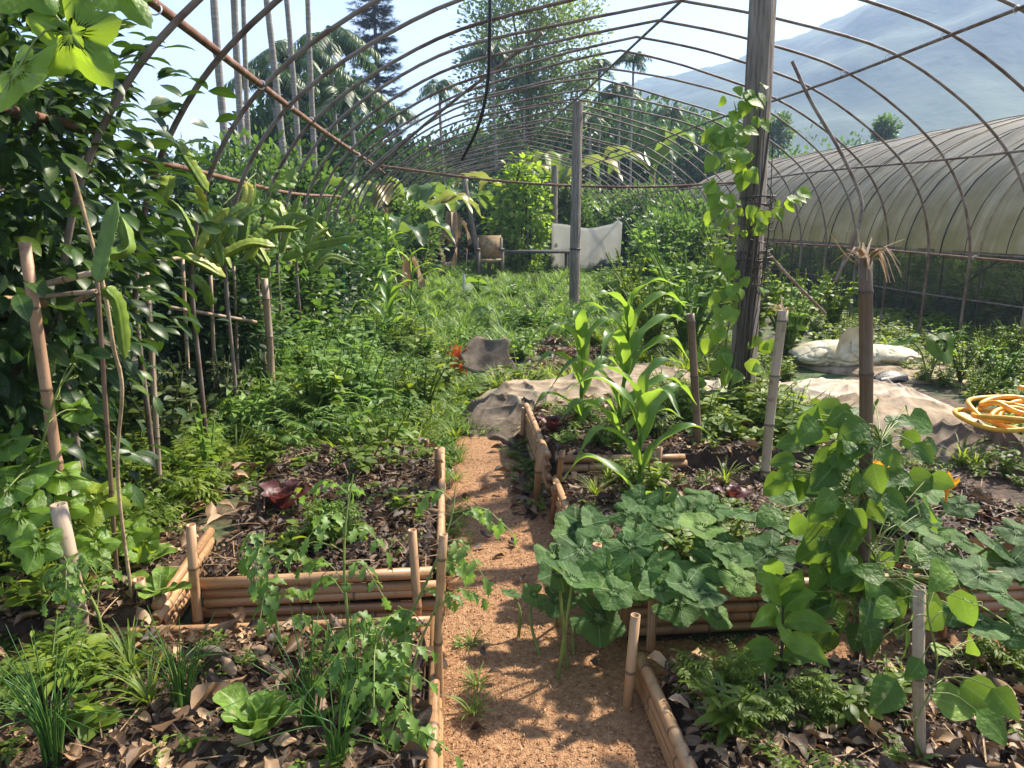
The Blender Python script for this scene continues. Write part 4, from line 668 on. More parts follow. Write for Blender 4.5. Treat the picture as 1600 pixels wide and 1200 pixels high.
# ================================================================ HERBS, WEEDS
def herb_tpl(seed, h, nst, pairs, tp, ll, spread=.35, tone=.5, comp=False, droop=.1, stem=True):
    rg = np.random.default_rng(seed); mb = MB()
    for s in range(nst):
        a = rg.uniform(0, 6.3); sp = spread * rg.uniform(.2, 1) * (nst > 1); tip = A3(cos(a) * sp * h, sin(a) * sp * h, h * rg.uniform(.65, 1)); P = curve([A3(0, 0, 0), tip * A3(.4, .4, .55), tip], 7)
        if stem: mb.tube(P, np.linspace(.008, .003, 7) * h / .4, 4, cap=False, rnd=.35)
        for k in range(pairs):
            t = .2 + .8 * (k + .5) / pairs; q = P[0] + (P[min(6, int(t * 6))] - P[0]); b0 = rg.uniform(0, 6.3)
            for sd in range(2):
                b = b0 + sd * pi + rg.normal(0, .3); d = A3(cos(b), sin(b), rg.uniform(-.1, .6)); l = ll * (1.15 - .5 * t) * rg.uniform(.75, 1.2); tn = tone + rg.normal(0, .14)
                if comp:
                    R = unit(d[None])[0]; X = unit(np.cross(R, A3(0, 0, 1))[None])[0]
                    mb.tube([q, q + R * l], [.003, .0015], 3, cap=False, rnd=.4)
                    for j in range(5):
                        u = q + R * l * (.3 + .17 * j); dl = 1 - .12 * j
                        for s2 in ((-1, 1) if j < 4 else (0,)):
                            dd = unit((X * s2 * .9 + R * .6 + A3(0, 0, -.15) + rg.normal(0, .12, 3))[None]); mb.scatter(tp, frames(dd, A3(0, 0, 1)[None] + rg.normal(0, .3, (1, 3)), l * .42 * dl), u[None], np.array([np.clip(tn, 0, 1)]))
                else: mb.scatter(tp, frames(unit(d[None] - A3(0, 0, droop)), unit(A3(0, 0, 1)[None] + rg.normal(0, .35, (1, 3))), l), q[None], np.array([np.clip(tn, 0, 1)]))
    return mb.tpl()
def tuft_tpl(seed, n, h, w=1., spread=.5, tone=.5):
    rg = np.random.default_rng(seed); mb = MB(); a = rg.uniform(0, 6.3, n); s = rg.uniform(.1, 1, n) * spread; d = unit(np.stack([np.cos(a) * s, np.sin(a) * s, np.ones(n)], 1)); nn = unit(np.stack([-np.cos(a), -np.sin(a), s * .8], 1)); M3 = frames(d, nn, h * rg.uniform(.5, 1, n)); M3[:, :, 0] *= w
    mb.scatter(T_grass, M3, np.stack([np.cos(a), np.sin(a), 0 * a], 1) * .02 * rg.random((n, 1)), np.clip(tone + rg.normal(0, .2, n), 0, 1)); return mb.tpl()
HB = dict(low=[herb_tpl(400 + k, .13, 5, 3, T_ov, .06, 1.1, .5) for k in range(3)], mid=[herb_tpl(410 + k, .32, 6, 5, T_ov, .1, .75, .5) for k in range(4)], tall=[herb_tpl(420 + k, .55, 5, 8, T_ov, .11, .45, .5) for k in range(3)],
 fern=[herb_tpl(430 + k, .3, 5, 4, T_lan, .2, .7, .55, True) for k in range(3)], lance=[herb_tpl(440 + k, .4, 5, 7, T_lan, .13, .5, .5) for k in range(3)], grass=[tuft_tpl(450 + k, 34, .3, 1.2, .6) for k in range(3)], broad=[herb_tpl(460 + k, .22, 4, 3, T_ovb, .13, .7, .45) for k in range(3)], lawn=[tuft_tpl(470 + k, 22, .16, 1.6, .9, .55) for k in range(2)])
def weeds(label, mats, spec, poly, n, seed, zf=None, avoid=None, cat='weeds', name='weeds', jitter=(.6, 1.3), tone=0., ypow=1.):
    """spec: list of (kind, weight)"""
    rg = np.random.default_rng(seed); P = np.asarray(poly); m = n * 3; x = rg.uniform(P[:, 0].min(), P[:, 0].max(), m); y = P[:, 1].min() + (P[:, 1].max() - P[:, 1].min()) * rg.random(m) ** ypow; k = inpoly(x, y, P)
    k &= vnoise(x * 1.7, y * 1.7, seed) > .28 * rg.random(m) + .12
    if avoid is not None: k &= ~avoid(x, y)
    x, y = x[k][:n], y[k][:n]; n = len(x); z = zf(x, y) if zf else np.zeros(n); w = np.array([s[1] for s in spec], float); c = rg.choice(len(spec), n, p=w / w.sum()); mb = MB(); pt = vnoise(x * 1.1, y * 1.1, seed + 5) - .5
    for i, (kd, _) in enumerate(spec):
        for j, tp in enumerate(HB[kd]):
            q = (c == i) & (np.arange(n) % len(HB[kd]) == j); s = rg.uniform(*jitter, q.sum()); mb.scatter(tp, rotz(rg.uniform(0, 6.3, q.sum()), s), np.stack([x[q], y[q], z[q]], 1), tone + .35 * pt[q] + rg.normal(0, .08, q.sum()))
    setp(mb.build(name, M[mats]), kind='stuff', label=label, cat=cat)
def onpath(x, y): return inpoly(x, y, PATHS[0])
weeds('knee high mixed weeds overrunning the bed left of the path', 'weed', [('mid', 1.5), ('lance', 1.6), ('fern', 2.6), ('low', 3), ('grass', 2.4), ('tall', .5)], [(-2.4, 4.2), (-.15, 4.25), (-.1, 5.2), (.05, 6.2), (.1, 7.2), (-.3, 9), (-2.6, 9)], 400, 1, ypow=1.2, jitter=(.4, 1.15))
weeds('low green weeds creeping over the leaf mulch along the left bed', 'weed', [('low', 5), ('grass', 1), ('broad', 1)], [(-1.4, 3.95), (-.1, 4.1), (.1, 5.2), (.4, 6.4), (-.1, 7.5), (-1.6, 7.5)], 420, 2, jitter=(.35, .9))
weeds('sunlit grass and weeds across the middle of the tunnel', 'grass', [('lawn', 9), ('low', 2), ('grass', 1.2), ('mid', .4)], [(-1.5, 7.5), (.2, 7.2), (1.6, 8.6), (3.5, 9), (5.5, 14), (5.5, 27), (-1.5, 27)], 6500, 3, jitter=(.6, 1.35), ypow=1.3)
weeds('weeds around the bare patch behind the burlap mound', 'weed', [('low', 4), ('grass', 1.5), ('mid', .8)], [(.2, 5.9), (.5, 6.8), (1.6, 8.8), (3.5, 9), (3.2, 6.5), (2.2, 6.3), (1.6, 6.5)], 420, 4, avoid=lambda x, y: ((x - 1.05) / .75) ** 2 + ((y - 7.9) / 1.15) ** 2 < 1, jitter=(.5, 1.1))
weeds('low leafy ground cover beside the greenhouse', 'weed', [('low', 4), ('mid', 2.5), ('broad', 1)], [(3.4, 4.3), (4.2, 3.6), (6.9, 4), (6.9, 20), (5, 20), (4.8, 9), (3.2, 7.6), (4.3, 6)], 1500, 5, jitter=(.35, .85), avoid=lambda x, y: (((x - 3.4) / 1.0) ** 2 + ((y - 5.9) / 1.25) ** 2 < 1) | (((x - 3.1) / .7) ** 2 + ((y - 4) / .8) ** 2 < 1), tone=-.05)
weeds('weeds growing inside the greenhouse behind the netting', 'grass', [('tall', 1), ('mid', 3)], [(7.2, 3.5), (13.5, 3.5), (13.5, 23), (7.2, 23)], 1500, 6, jitter=(1, 2))
weeds('tangle of weeds at the left edge in front of the citrus tree', 'weed', [('mid', 2), ('low', 3), ('broad', .8), ('fern', 2), ('grass', 1)], [(-2.4, 1.2), (-1.2, 1.2), (-1.12, 2.3), (-1.3, 2.5), (-1.2, 4.1), (-1.5, 4.4), (-2.8, 4.4)], 300, 7, jitter=(.4, .9), zf=lambda x, y: np.where((y > 2.42) & (y < 3.15), .14, .05) + 0 * x)
weeds('small weeds sprouting through the leaves of the near left bed', 'weed', [('low', 4), ('grass', .6), ('broad', 1.5)], [(-1.25, 1.1), (-.12, 1.1), (-.12, 2.25), (-1.25, 2.3)], 60, 8, zf=lambda x, y: bedz('L1', x, y), jitter=(.3, .65))
weeds('small weeds in the near right bed of pink brown leaves', 'weed', [('low', 3), ('lance', .8), ('fern', .9), ('mid', .7), ('grass', .5)], [(.68, 1.2), (2.4, 1.2), (2.4, 2.0), (.68, 2.0)], 58, 9, zf=lambda x, y: bedz('R1', x, y), jitter=(.3, .65))
weeds('seedlings on the dark mulch behind the bamboo front', 'weed', [('low', 3), ('broad', 1.5)], [(-.9, 2.7), (-.12, 2.7), (-.12, 4.0), (-.9, 4.0)], 42, 10, zf=lambda x, y: bedz('L2', x, y), jitter=(.3, .7))
weeds('weeds under the corn plants', 'weed', [('low', 3), ('mid', 1), ('fern', 1.5)], [(.62, 3.8), (2.1, 3.8), (2.1, 4.85), (.62, 4.85)], 50, 11, zf=lambda x, y: bedz('R3', x, y), jitter=(.4, .9))
weeds('small weeds filling gaps between the pumpkin plants', 'weed', [('low', 3), ('mid', 1.2), ('grass', .6)], [(.65, 2.5), (3.0, 2.5), (3.0, 3.6), (.65, 3.6)], 80, 12, zf=lambda x, y: bedz('R2', x, y), jitter=(.35, .7))
weeds('mixed herbs around the foot of the vine covered post', 'weed', [('mid', 3), ('low', 2), ('broad', 2), ('fern', 1)], [(1.3, 3.7), (3.6, 3.4), (3.2, 5.2), (2.6, 5.6), (1.5, 5.2)], 190, 13, jitter=(.5, 1.0), zf=lambda x, y: np.where((x < 2.2) & (y > 3.76) & (y < 4.95), .22, 0.))
weeds('fine grass sprouting on the verge where the husk path ends', 'grass', [('lawn', 4), ('low', 2)], [(-.15, 4.3), (.02, 4.3), (.05, 5.0), (.6, 4.95), (.5, 5.6), (.55, 6.6), (.1, 6.8), (-.2, 5.8)], 260, 14, jitter=(.5, .9), avoid=lambda x, y: (y > 5.3) & (rg.random(np.shape(x)) < .3))
weeds('stray blades and seedlings along the husk path edges', 'grass', [('low', 2), ('lawn', 3)], [(-.02, 1.5), (.08, 1.5), (.08, 4.6), (-.03, 4.6)], 26, 15, jitter=(.35, .7))
weeds('dry dark leaf scraps and shoots at the corn bed foot', 'weed', [('low', 3)], [(.4, 3.5), (.54, 3.5), (.54, 4.7), (.36, 4.7)], 26, 16, jitter=(.3, .7))
weeds('tall loose weeds and seedlings standing above the overgrown left bed', 'tomato', [('tall', 2), ('fern', 2), ('lance', 2)], [(-1.7, 4.6), (-.3, 4.6), (-.2, 6.5), (-.5, 8.5), (-1.8, 8.5)], 130, 18, jitter=(.7, 1.25))
# loose litter patches off the beds
def patch(label, poly, n, seed, s=(.03, .1), br=(0, .8), z0=.0):
    rg = np.random.default_rng(seed); P = np.asarray(poly); m = n * 4; x = rg.uniform(P[:, 0].min(), P[:, 0].max(), m); y = rg.uniform(P[:, 1].min(), P[:, 1].max(), m); k = inpoly(x, y, P) & (vnoise(x * 3, y * 3, seed) > .3); x, y = x[k][:n], y[k][:n]; n = len(x); a = rg.uniform(0, 6.3, n)
    d = np.stack([np.cos(a), np.sin(a), rg.normal(0, .25, n)], 1); nn = np.stack([rg.normal(0, .4, n), rg.normal(0, .4, n), np.ones(n)], 1); mb = MB()
    for q in range(4):
        i = np.arange(n) % 4 == q; mb.scatter(T_dry[q], frames(d[i], nn[i], rg.uniform(*s, i.sum())), np.stack([x[i], y[i], z0 + rg.uniform(.008, .035, i.sum())], 1), br[0] + (br[1] - br[0]) * rg.random(i.sum()))
    setp(mb.build('leaf_litter', M['litter']), kind='stuff', label=label, cat='leaf litter')
patch('brown leaf patch on bare soil beyond the burlap mound', [(.35, 6.6), (1.2, 6.4), (1.9, 8.2), (1.6, 9.4), (.6, 8.6)], 900, 61, (.05, .13), (0, .9))
patch('pinkish dry leaves under the overgrown left bed', [(-2.2, 4.1), (-.15, 4.2), (-.1, 5.4), (-.4, 7.5), (-2.2, 7.5)], 1500, 62, (.05, .12), (.1, 1))
patch('scattered curled leaves lying on the husk path', [(-.02, 1.3), (.6, 1.3), (.55, 2.1), (.5, 2.5), (.5, 3.9), (.02, 4.6)], 16, 63, (.035, .07), (0, .5), .012)
patch('dry leaves and straw at the left edge under the gourd vine', [(-2.4, 1.2), (-1.2, 1.2), (-1.1, 4.2), (-2.4, 4.2)], 800, 64, (.04, .11), (.1, 1), .09)
patch('dark scraps of leaf at the foot of the corn bed', [(.36, 3.5), (.54, 3.45), (.54, 4.8), (.3, 4.7)], 60, 65, (.04, .1), (0, .5), .01)
# ================================================================ SINGLE PLANTS
# ---- corn
def corn(label, base, h, nl, ll, seed, tassel=False, tone=.5, w=.038, a0=None):
    rg = np.random.default_rng(seed); base = A3(*base); root = thing('corn_plant', label, 'corn plant', tuple(base), 'young corn'); P = wob(curve([base - A3(0, 0, .02), base + A3(.02, 0, h * .5), base + A3(.03, .01, h)], 14), .012, rg); mb = MB(); mb.tube(P, np.linspace(.017, .007, 14) * h / .9, 8, rnd=.6); mb.build('stalk', M['corn'], root)
    a = rg.uniform(0, 6.3) if a0 is None else a0
    for k in range(nl):
        t = .12 + .86 * k / (nl - 1); q = P[int(t * 13)]; b = a + (k % 2) * pi + rg.normal(0, .4); d = A3(cos(b), sin(b), 0); l = ll * (.7 + .6 * sin(pi * min(1, t * .85 + .1))) * rg.uniform(.85, 1.1); el = .75 + .55 * t + rg.normal(0, .1); dr = rg.uniform(.25, .75) * (1.2 - .8 * t)
        Q = curve([q, q + d * l * .3 * cos(el) + A3(0, 0, l * .32 * sin(el)), q + d * l * .62 * cos(el * .8) + A3(0, 0, l * (.5 * sin(el) - .02)), q + d * l * (.8 * cos(el * .6)) + A3(0, 0, l * (.5 * sin(el) - dr * .45))], 20); u = np.linspace(0, 1, 20)
        mb = MB(); mb.strip(Q, w * .86 * (.35 + .75 * np.sin(pi * u ** .6)) * (1 - u ** 5) + .002, fold=.4, cols=2, rnd=np.clip(tone + rg.normal(0, .15), 0, 1), wave=.22, wf=17); mb.build('leaf', M['corn'], root)
    if tassel:
        mb = MB()
        for k in range(11):
            b = rg.uniform(0, 6.3); d = A3(cos(b), sin(b), 0) * rg.uniform(.1, .6); mb.tube(curve([P[-1], P[-1] + d * .1 + A3(0, 0, .1), P[-1] + d * .25 + A3(0, 0, .18)], 6), .005, 4, rnd=.3)
        mb.build('tassel', M['dryleaf'], root)
    return root
c1 = G(967, 700, .25); corn('tallest bright green corn plant, at the back of the corn bed', (c1[0], c1[1], .23), .82, 11, .52, 1, tone=.65, w=.043, a0=.2)
c1 = G(905, 668, .25); corn('upright corn plant at the left of the corn bed beside the red lettuce', (c1[0], c1[1], .23), .66, 9, .42, 2, tone=.5, a0=.5)
c1 = G(992, 770, .22); corn('corn plant nearest the pumpkins with arching leaves', (c1[0], c1[1], .12), .58, 9, .46, 3, tone=.6, a0=-.2)
for lab, bx, by, h, sd, ta in [('corn plant with brown tassel nearest the centre of the left group', 607, 500, 1.45, 4, True), ('corn plant with a brown tassel below the tie bar end', 553, 500, 1.35, 5, True), ('leafy corn plant without tassel beside the dragon fruit stems', 520, 510, 1.0, 6, False), ('corn plant with drooping pale leaves at the right of the left group', 640, 520, .95, 7, False), ('short corn plant in weeds by the orange flag', 605, 560, .75, 8, False), ('shaded corn plant behind the slim stake', 480, 505, 1.0, 9, False)]:
    b0 = G(bx, by); corn(lab, tuple(b0), h, 9, .6, 20 + sd, ta, .4, .04)
# ---- pumpkins
def pumpkin(label, base, spots, seed, z0, flower=None, lean=0.):
    rg = np.random.default_rng(seed); base = A3(*base); root = thing('pumpkin_plant', label, 'pumpkin plant', tuple(base), 'pumpkin plants'); mb = MB(); st = MB()
    for (x, y, z, s, tilt) in spots:
        q = A3(x, y, z); g0 = A3(x + rg.normal(0, .06), y + rg.normal(0, .06), z0); g0 = A3(g0[0], g0[1], 0) if x < .42 else A3(max(g0[0], .62), max(g0[1], 2.47), z0); st.tube(curve([g0, (g0 + q) / 2 + A3(rg.normal(0, .02), rg.normal(0, .02), .02), q], 8), np.linspace(.007, .0045, 8), 6, rnd=.5)
        nn = unit(A3(rg.normal(0, .35), -tilt + rg.normal(0, .22), 1)); a = rg.uniform(0, 6.3); d = unit(A3(cos(a), sin(a) * .6 - .6, -.25) ); d = unit(d - nn * (d @ nn)); mb.scatter(T_pump if rg.random() < .7 else T_pump2, frames(d[None], nn[None], s), q[None], np.array([np.clip(rg.normal(.38, .2), 0, 1)]))
    pts = [A3(base[0], base[1], z0 + .02), A3(base[0] + .1, base[1] + .12, z0 + .03)] + [A3(sx, sy, z0 + .02) for sx, sy, *_ in spots[:6] if sx > .6 and sy > 2.48][:4]; st.tube(curve(pts, 24), .006, 6, rnd=.4)
    mb.build('leaves', M['pumpkin'], root); st.build('vine', M['stem'], root)
    if flower is not None:
        for f in flower: pflower(root, A3(*f))
    return root
T_petal = leaf_tpl(ovate(.33, .6), 5, .35, -.35, 1, .1)
def pflower(root, p, s=.07, par=True):
    rg = np.random.default_rng(int(abs(p[0] * 999))); n = 5; a = np.arange(n) * 2 * pi / n; d = unit(np.stack([np.cos(a) * .8, np.sin(a) * .8 - .25, np.full(n, .65)], 1)); nn = unit(np.stack([-np.cos(a), -np.sin(a), np.full(n, .9)], 1)); mb = MB(); mb.scatter(T_petal, frames(d, nn, s * rg.uniform(.9, 1.2, n)), np.tile(p, (n, 1)), rg.random(n)); mb.tube([p - A3(0, 0, .05), p - A3(0, 0, .01), p + A3(0, 0, .012)], [.004, .006, .011], 7, rnd=.1)
    mb.build('flower', M['flower'], root)
rg = np.random.default_rng(90)
def extra(n, x0, x1, y0, y1, seed):
    r_ = np.random.default_rng(seed); return [(r_.uniform(x0, x1), r_.uniform(y0, y1), 2.7, r_.uniform(48, 80)) for _ in range(n)]
def spots_px(L, smin=.15):
    o = []
    for (px, py, Yd, dpx) in L: q = AY(px, py, Yd); q = G(px, py, rg.uniform(.27, .4)) if q[2] < .3 and not (px < 960 and py > 915) else q; o.append((q[0], q[1], q[2], max(smin * .5, dpx * depth(q) / FPX * .98), rg.uniform(.1, .55)))
    return o
pumpkin('pumpkin plant spilling over the bed edge onto the husk path', (.8, 2.55, .17), spots_px([(865, 868, 2.75, 62), (935, 845, 2.85, 75), (895, 905, 2.55, 80), (950, 895, 2.6, 78), (1010, 880, 2.6, 85), (985, 915, 2.45, 70), (870, 935, 2.35, 62), (935, 965, 2.25, 85), (960, 925, 2.35, 60), (835, 928, 2.38, 40), (900, 820, 3.0, 65), (800, 925, 2.45, 26), (1040, 905, 2.45, 70)] + extra(10, 870, 1010, 800, 925, 1)), 1, .17)
pumpkin('pumpkin plant with broad leaves in the middle of the bamboo fronted bed', (1.1, 2.8, .17), spots_px([(1030, 830, 2.95, 72), (1075, 800, 3.1, 70), (1095, 825, 2.95, 75), (1140, 850, 2.8, 85), (1165, 800, 3.1, 80), (1085, 905, 2.5, 92), (1060, 940, 2.35, 80), (1035, 790, 3.25, 60), (985, 845, 2.9, 60), (1120, 880, 2.6, 70), (980, 800, 3.2, 58), (1095, 775, 3.35, 58)] + extra(12, 960, 1180, 775, 930, 2)), 2, .17)
pumpkin('pumpkin plant with pale leaves behind the amaranth seedling', (1.45, 2.75, .17), spots_px([(1205, 860, 2.75, 82), (1185, 880, 2.65, 62), (1155, 905, 2.55, 60), (1230, 770, 3.3, 60), (1250, 830, 2.9, 60), (1120, 960, 2.38, 52), (1280, 840, 2.85, 60), (1210, 925, 2.5, 58)]), 3, .17)
pumpkin('pumpkin plant with a large orange yellow flower right of the dark bamboo pole', (2.0, 2.9, .17), spots_px([(1400, 800, 3.2, 70), (1440, 765, 3.4, 62), (1405, 745, 3.45, 72), (1385, 780, 3.25, 66), (1425, 820, 3.0, 60), (1370, 730, 3.5, 55), (1460, 830, 3.0, 55), (1350, 770, 3.3, 60), (1500, 790, 3.3, 50)]), 4, .17, [tuple(AY(1480, 765, 2.55)), tuple(AY(1374, 740, 2.75))])
pumpkin('pumpkin plant with mottled leaves at the right of the bamboo fronted bed', (2.4, 2.7, .17), spots_px([(1510, 845, 2.9, 78), (1555, 850, 2.85, 70), (1580, 880, 2.7, 72), (1535, 895, 2.6, 82), (1570, 930, 2.5, 70), (1590, 830, 3.0, 62), (1500, 905, 2.5, 60), (1540, 975, 2.35, 70), (1590, 985, 2.3, 60), (1470, 860, 2.8, 66), (1495, 950, 2.4, 60), (1620, 900, 2.7, 70)]), 5, .17)
# flower buds on the spilling plant and small runner across the path
# ---- gourd vines
def vine(name, label, cat, path, mat, tp, leaves, seed, stem_r=.004, stemmat='stem', tend=4, group=None, tone=.45, parts='leaves'):
    """path: points of the stem; leaves: list of (point, size, tilt dir)"""
    rg = np.random.default_rng(seed); P = curve(path, 40); root = thing(name, label, cat, tuple(P[0]), group); st = MB(); st.tube(P, stem_r, 6, rnd=.5); mb = MB()
    for (q, s, nn) in leaves:
        q = A3(*q); k = int(np.argmin(np.linalg.norm(P - q, axis=1))); nn = unit(A3(*nn) + rg.normal(0, .25, 3)); st.tube(curve([P[k], (P[k] + q) / 2 + A3(0, 0, .02), q], 6), stem_r * .65, 5, rnd=.6)
        out = unit(q - P[k] + rg.normal(0, .03, 3)); d = out - A3(0, 0, .9); d = unit(d - nn * (d @ nn)); mb.scatter(tp, frames(d[None], nn[None], s), q[None], np.array([np.clip(tone + rg.normal(0, .2), 0, 1)]))
    mb.build('leaves', mat, root)
    for k in range(tend):
        q = P[int(rg.integers(5, 38))]; a = rg.uniform(0, 6.3); d = A3(cos(a), sin(a), rg.uniform(-.2, .5)); t = np.linspace(0, 1, 26); R_ = .012 * (t > .45) * (t - .45) * 1.6; st.tube(q + d * (t * .12)[:, None] + np.stack([R_ * np.cos(t * 40), R_ * np.sin(t * 40), R_ * .5 * np.sin(t * 40)], 1), .0013, 4, cap=False, rnd=.9)
    st.build('stem', M[stemmat], root); return root
# leaves hanging into the top corner, close to the camera
Yv = 1.42; vine('gourd_vine', 'bright lobed gourd leaves with curling tendrils hanging from the nearest hoop', 'climbing plant', [AY(-60, -60, Yv), AY(40, -30, Yv), AY(110, 45, Yv), AY(150, -20, Yv + .05), AY(220, -15, Yv + .1), A3(-.75, 1.85, 2.5), A3(-.37, 2.17, 2.63)], M['gourd'], T_deep, [(AY(112, 52, Yv - .02), .165, (.1, -.95, .2)), (AY(28, 108, Yv - .04), .15, (-.2, -.95, .2)), (AY(45, -28, Yv), .13, (.3, -.6, .6)), (AY(190, -22, Yv + .05), .13, (.2, -.7, .5))], 5, .0028, tend=7, tone=.35)
s0, B0, T0, r0 = STAKES[0]
def along(t): return B0 + (T0 - B0) * t
rg = np.random.default_rng(12); lv = []
for (px, py, Yd, dp) in [(85, 620, 2.75, 62), (125, 640, 2.7, 62), (75, 695, 2.6, 70), (40, 735, 2.5, 95), (95, 740, 2.55, 80), (150, 780, 2.6, 92), (30, 800, 2.4, 100), (180, 775, 2.75, 60), (100, 790, 2.5, 70), (60, 850, 2.3, 80), (10, 690, 2.5, 80), (120, 560, 2.85, 30), (200, 830, 2.6, 70), (150, 850, 2.5, 70), (15, 760, 2.4, 80), (225, 845, 2.7, 60)]:
    q = AY(px, py, Yd); lv.append((q, dp * depth(q) / FPX * .95, (.15, -.5, .75)))
vine('gourd_vine', 'light green gourd vine climbing the tall brown bamboo pole', 'climbing plant', [along(.02) + A3(.03, -.04, 0), along(.2) + A3(.05, -.03, 0), along(.4) + A3(-.06, -.02, 0), along(.62) + A3(.03, -.03, 0), along(.72) + A3(.12, -.03, 0)], M['gourd'], T_gourd, lv, 6, .004, tone=.4)
lv = []
for k in range(26): q = AY(rg.uniform(330, 480), rg.uniform(255, 400), rg.uniform(5.2, 7.2)); lv.append((q, rg.uniform(.09, .16), (.3, -.5, .7)))
vine('gourd_vine', 'gourd vine scrambling over the far end of the dragon fruit rack', 'climbing plant', [AY(480, 420, 6.2), AY(440, 340, 6.2), AY(380, 300, 6), AY(340, 330, 5.8), AY(400, 270, 6.6)], M['gourd'], T_gourd, lv, 7, .004, tone=.35)
# ---- bean vines
s0, B1, T1, r1_ = STAKES[22]
lv = []
for (px, py, Yd, dp) in [(1330, 695, 2.05, 62), (1318, 760, 2.0, 78), (1370, 770, 2.02, 72), (1290, 745, 2.15, 60), (1335, 820, 1.98, 85), (1400, 820, 2.05, 72), (1300, 830, 2.05, 70), (1385, 690, 2.2, 52), (1410, 680, 2.3, 48), (1270, 650, 2.3, 55), (1318, 640, 2.25, 58), (1365, 630, 2.3, 42), (1415, 640, 2.35, 44), (1440, 690, 2.35, 46), (1260, 690, 2.25, 60), (1245, 720, 2.3, 55), (1280, 880, 2.05, 62), (1330, 890, 2.0, 66), (1375, 880, 2.02, 62), (1310, 940, 2.0, 64), (1345, 975, 1.96, 60), (1300, 985, 2.02, 58), (1270, 820, 2.1, 56), (1420, 870, 2.1, 52), (1395, 740, 2.2, 55), (1350, 860, 2.1, 60), (1300, 900, 2.12, 52), (1240, 830, 2.2, 52), (1430, 790, 2.15, 50), (1365, 930, 2.0, 58), (1265, 935, 2.05, 60), (1225, 880, 2.15, 50)]:
    q = AY(px, py, Yd); lv.append((q, dp * depth(q) / FPX * .75, (rg.normal(0, .4), -.65, .55)))
for _ in range(135):
    yy = rg.uniform(640, 985); q = AY(1340 + rg.normal(0, 48), yy, rg.uniform(1.92, 2.2)); lv.append((q, rg.uniform(30, 56) * depth(q) / FPX, (rg.normal(0, .4), -.6, .55)))
mid = lambda t: B1 + (T1 - B1) * t
vine('bean_vine', 'dense dark green bean vine climbing the thick dark bamboo pole', 'climbing plant', [mid(.01) + A3(.03, 0, 0), mid(.15) + A3(-.04, -.03, 0), mid(.3) + A3(.04, -.02, 0), mid(.42) + A3(-.04, -.03, 0), mid(.6) + A3(.04, -.03, 0)], M['bean'], T_bean, lv, 8, .003, tone=.3, tend=6)
s0, B2, T2, _ = STAKES[23]; lv = []
for (px, py, Yd, dp) in [(1415, 980, 1.88, 45), (1480, 960, 1.9, 48), (1430, 880, 1.98, 42), (1385, 905, 2.0, 42), (1400, 1060, 1.78, 58), (1455, 1090, 1.74, 62), (1500, 1065, 1.8, 62), (1525, 1110, 1.75, 52), (1440, 1030, 1.8, 36), (1480, 880, 2.0, 52), (1500, 920, 2.0, 50), (1400, 940, 1.95, 40), (1550, 1075, 1.8, 48), (1460, 1020, 1.82, 34), (1395, 1090, 1.74, 36), (1520, 1000, 1.9, 40)]:
    q = AY(px, py, B2[1] + rg.uniform(-.06, .08)); lv.append((q, dp * depth(q) / FPX * 1.15, (rg.normal(0, .4), -.5, .6)))
m2 = lambda t: B2 + (T2 - B2) * t
vine('bean_vine', 'sparse yellow green bean vine on the tendril wound stake in the near bed', 'climbing plant', [m2(.02) + A3(.025, 0, 0), m2(.3) + A3(-.03, -.02, 0), m2(.6) + A3(.03, -.02, 0), m2(.95) + A3(0, -.03, 0), m2(1.0) + A3(.06, 0, .04)], M['bean'], T_bean, lv, 9, .0025, tone=.62, tend=9)
# vine on the wooden post: woody strands and leaf clumps
Yp = pb[1]; root = thing('post_vine', 'twining vine with pale leaves and hanging woody strands on the weathered post', 'climbing plant', (pb[0] - .1, Yp - .1, 0)); st = MB(); mb = MB(); rg = np.random.default_rng(44)
for k in range(16):
    x0 = rg.uniform(-.16, .02); z1 = rg.uniform(1.2, 2.2); P = wob(curve([(pb[0] + x0 - .03, Yp - .11 + rg.uniform(-.05, .03), 0), (pb[0] + x0 * .8 - .02, Yp - .12, .7), (pb[0] + x0 * .7 + .02, Yp - .12, z1)], 24), .025, rg); st.tube(P, rg.uniform(.003, .008), 5, rnd=rg.random())
for k in range(22):
    a = rg.uniform(0, 6.3); t = np.linspace(0, 1, 24); zz = rg.uniform(1.1, 1.75); st.tube(np.stack([pb[0] + .0 + (.09 + .03 * rg.random()) * np.cos(a + t * 6.3), Yp + .02 + .11 * np.sin(a + t * 6.3) - .03, zz + rg.uniform(-.25, .1) * t], 1), .004, 4, cap=False, rnd=rg.random())
for (px, py, sx, sy, n) in [(1165, 170, 22, 30, 16), (1135, 225, 28, 40, 26), (1165, 250, 24, 24, 18), (1125, 205, 22, 28, 14), (1130, 300, 22, 30, 12), (1140, 335, 24, 20, 9), (1215, 305, 30, 20, 7), (1180, 330, 14, 18, 6), (1190, 345, 20, 12, 4), (1125, 420, 22, 40, 12), (1155, 470, 24, 60, 12), (1120, 520, 30, 60, 16), (1140, 610, 40, 50, 20), (1200, 560, 30, 50, 9), (1170, 150, 10, 16, 5)]:
    q = np.stack([AY(px + rg.normal(0, sx * .6), py + rg.normal(0, sy * .6), Yp - .15 + rg.normal(0, .06)) for _ in range(n)]); d = unit(np.stack([rg.normal(0, .6, n), -np.abs(rg.normal(.4, .3, n)), -np.abs(rg.normal(.6, .3, n))], 1)); nn = unit(np.stack([rg.normal(0, .5, n), -np.abs(rg.normal(.5, .3, n)), np.abs(rg.normal(.8, .2, n))], 1)); mb.scatter(T_bean, frames(d, nn, rg.uniform(.05, .12, n)), q, np.clip(rg.normal(.38, .22, n), 0, 1))
mb.build('leaves', M['gourd'], root); st.build('stem', M['stem_dark'], root)
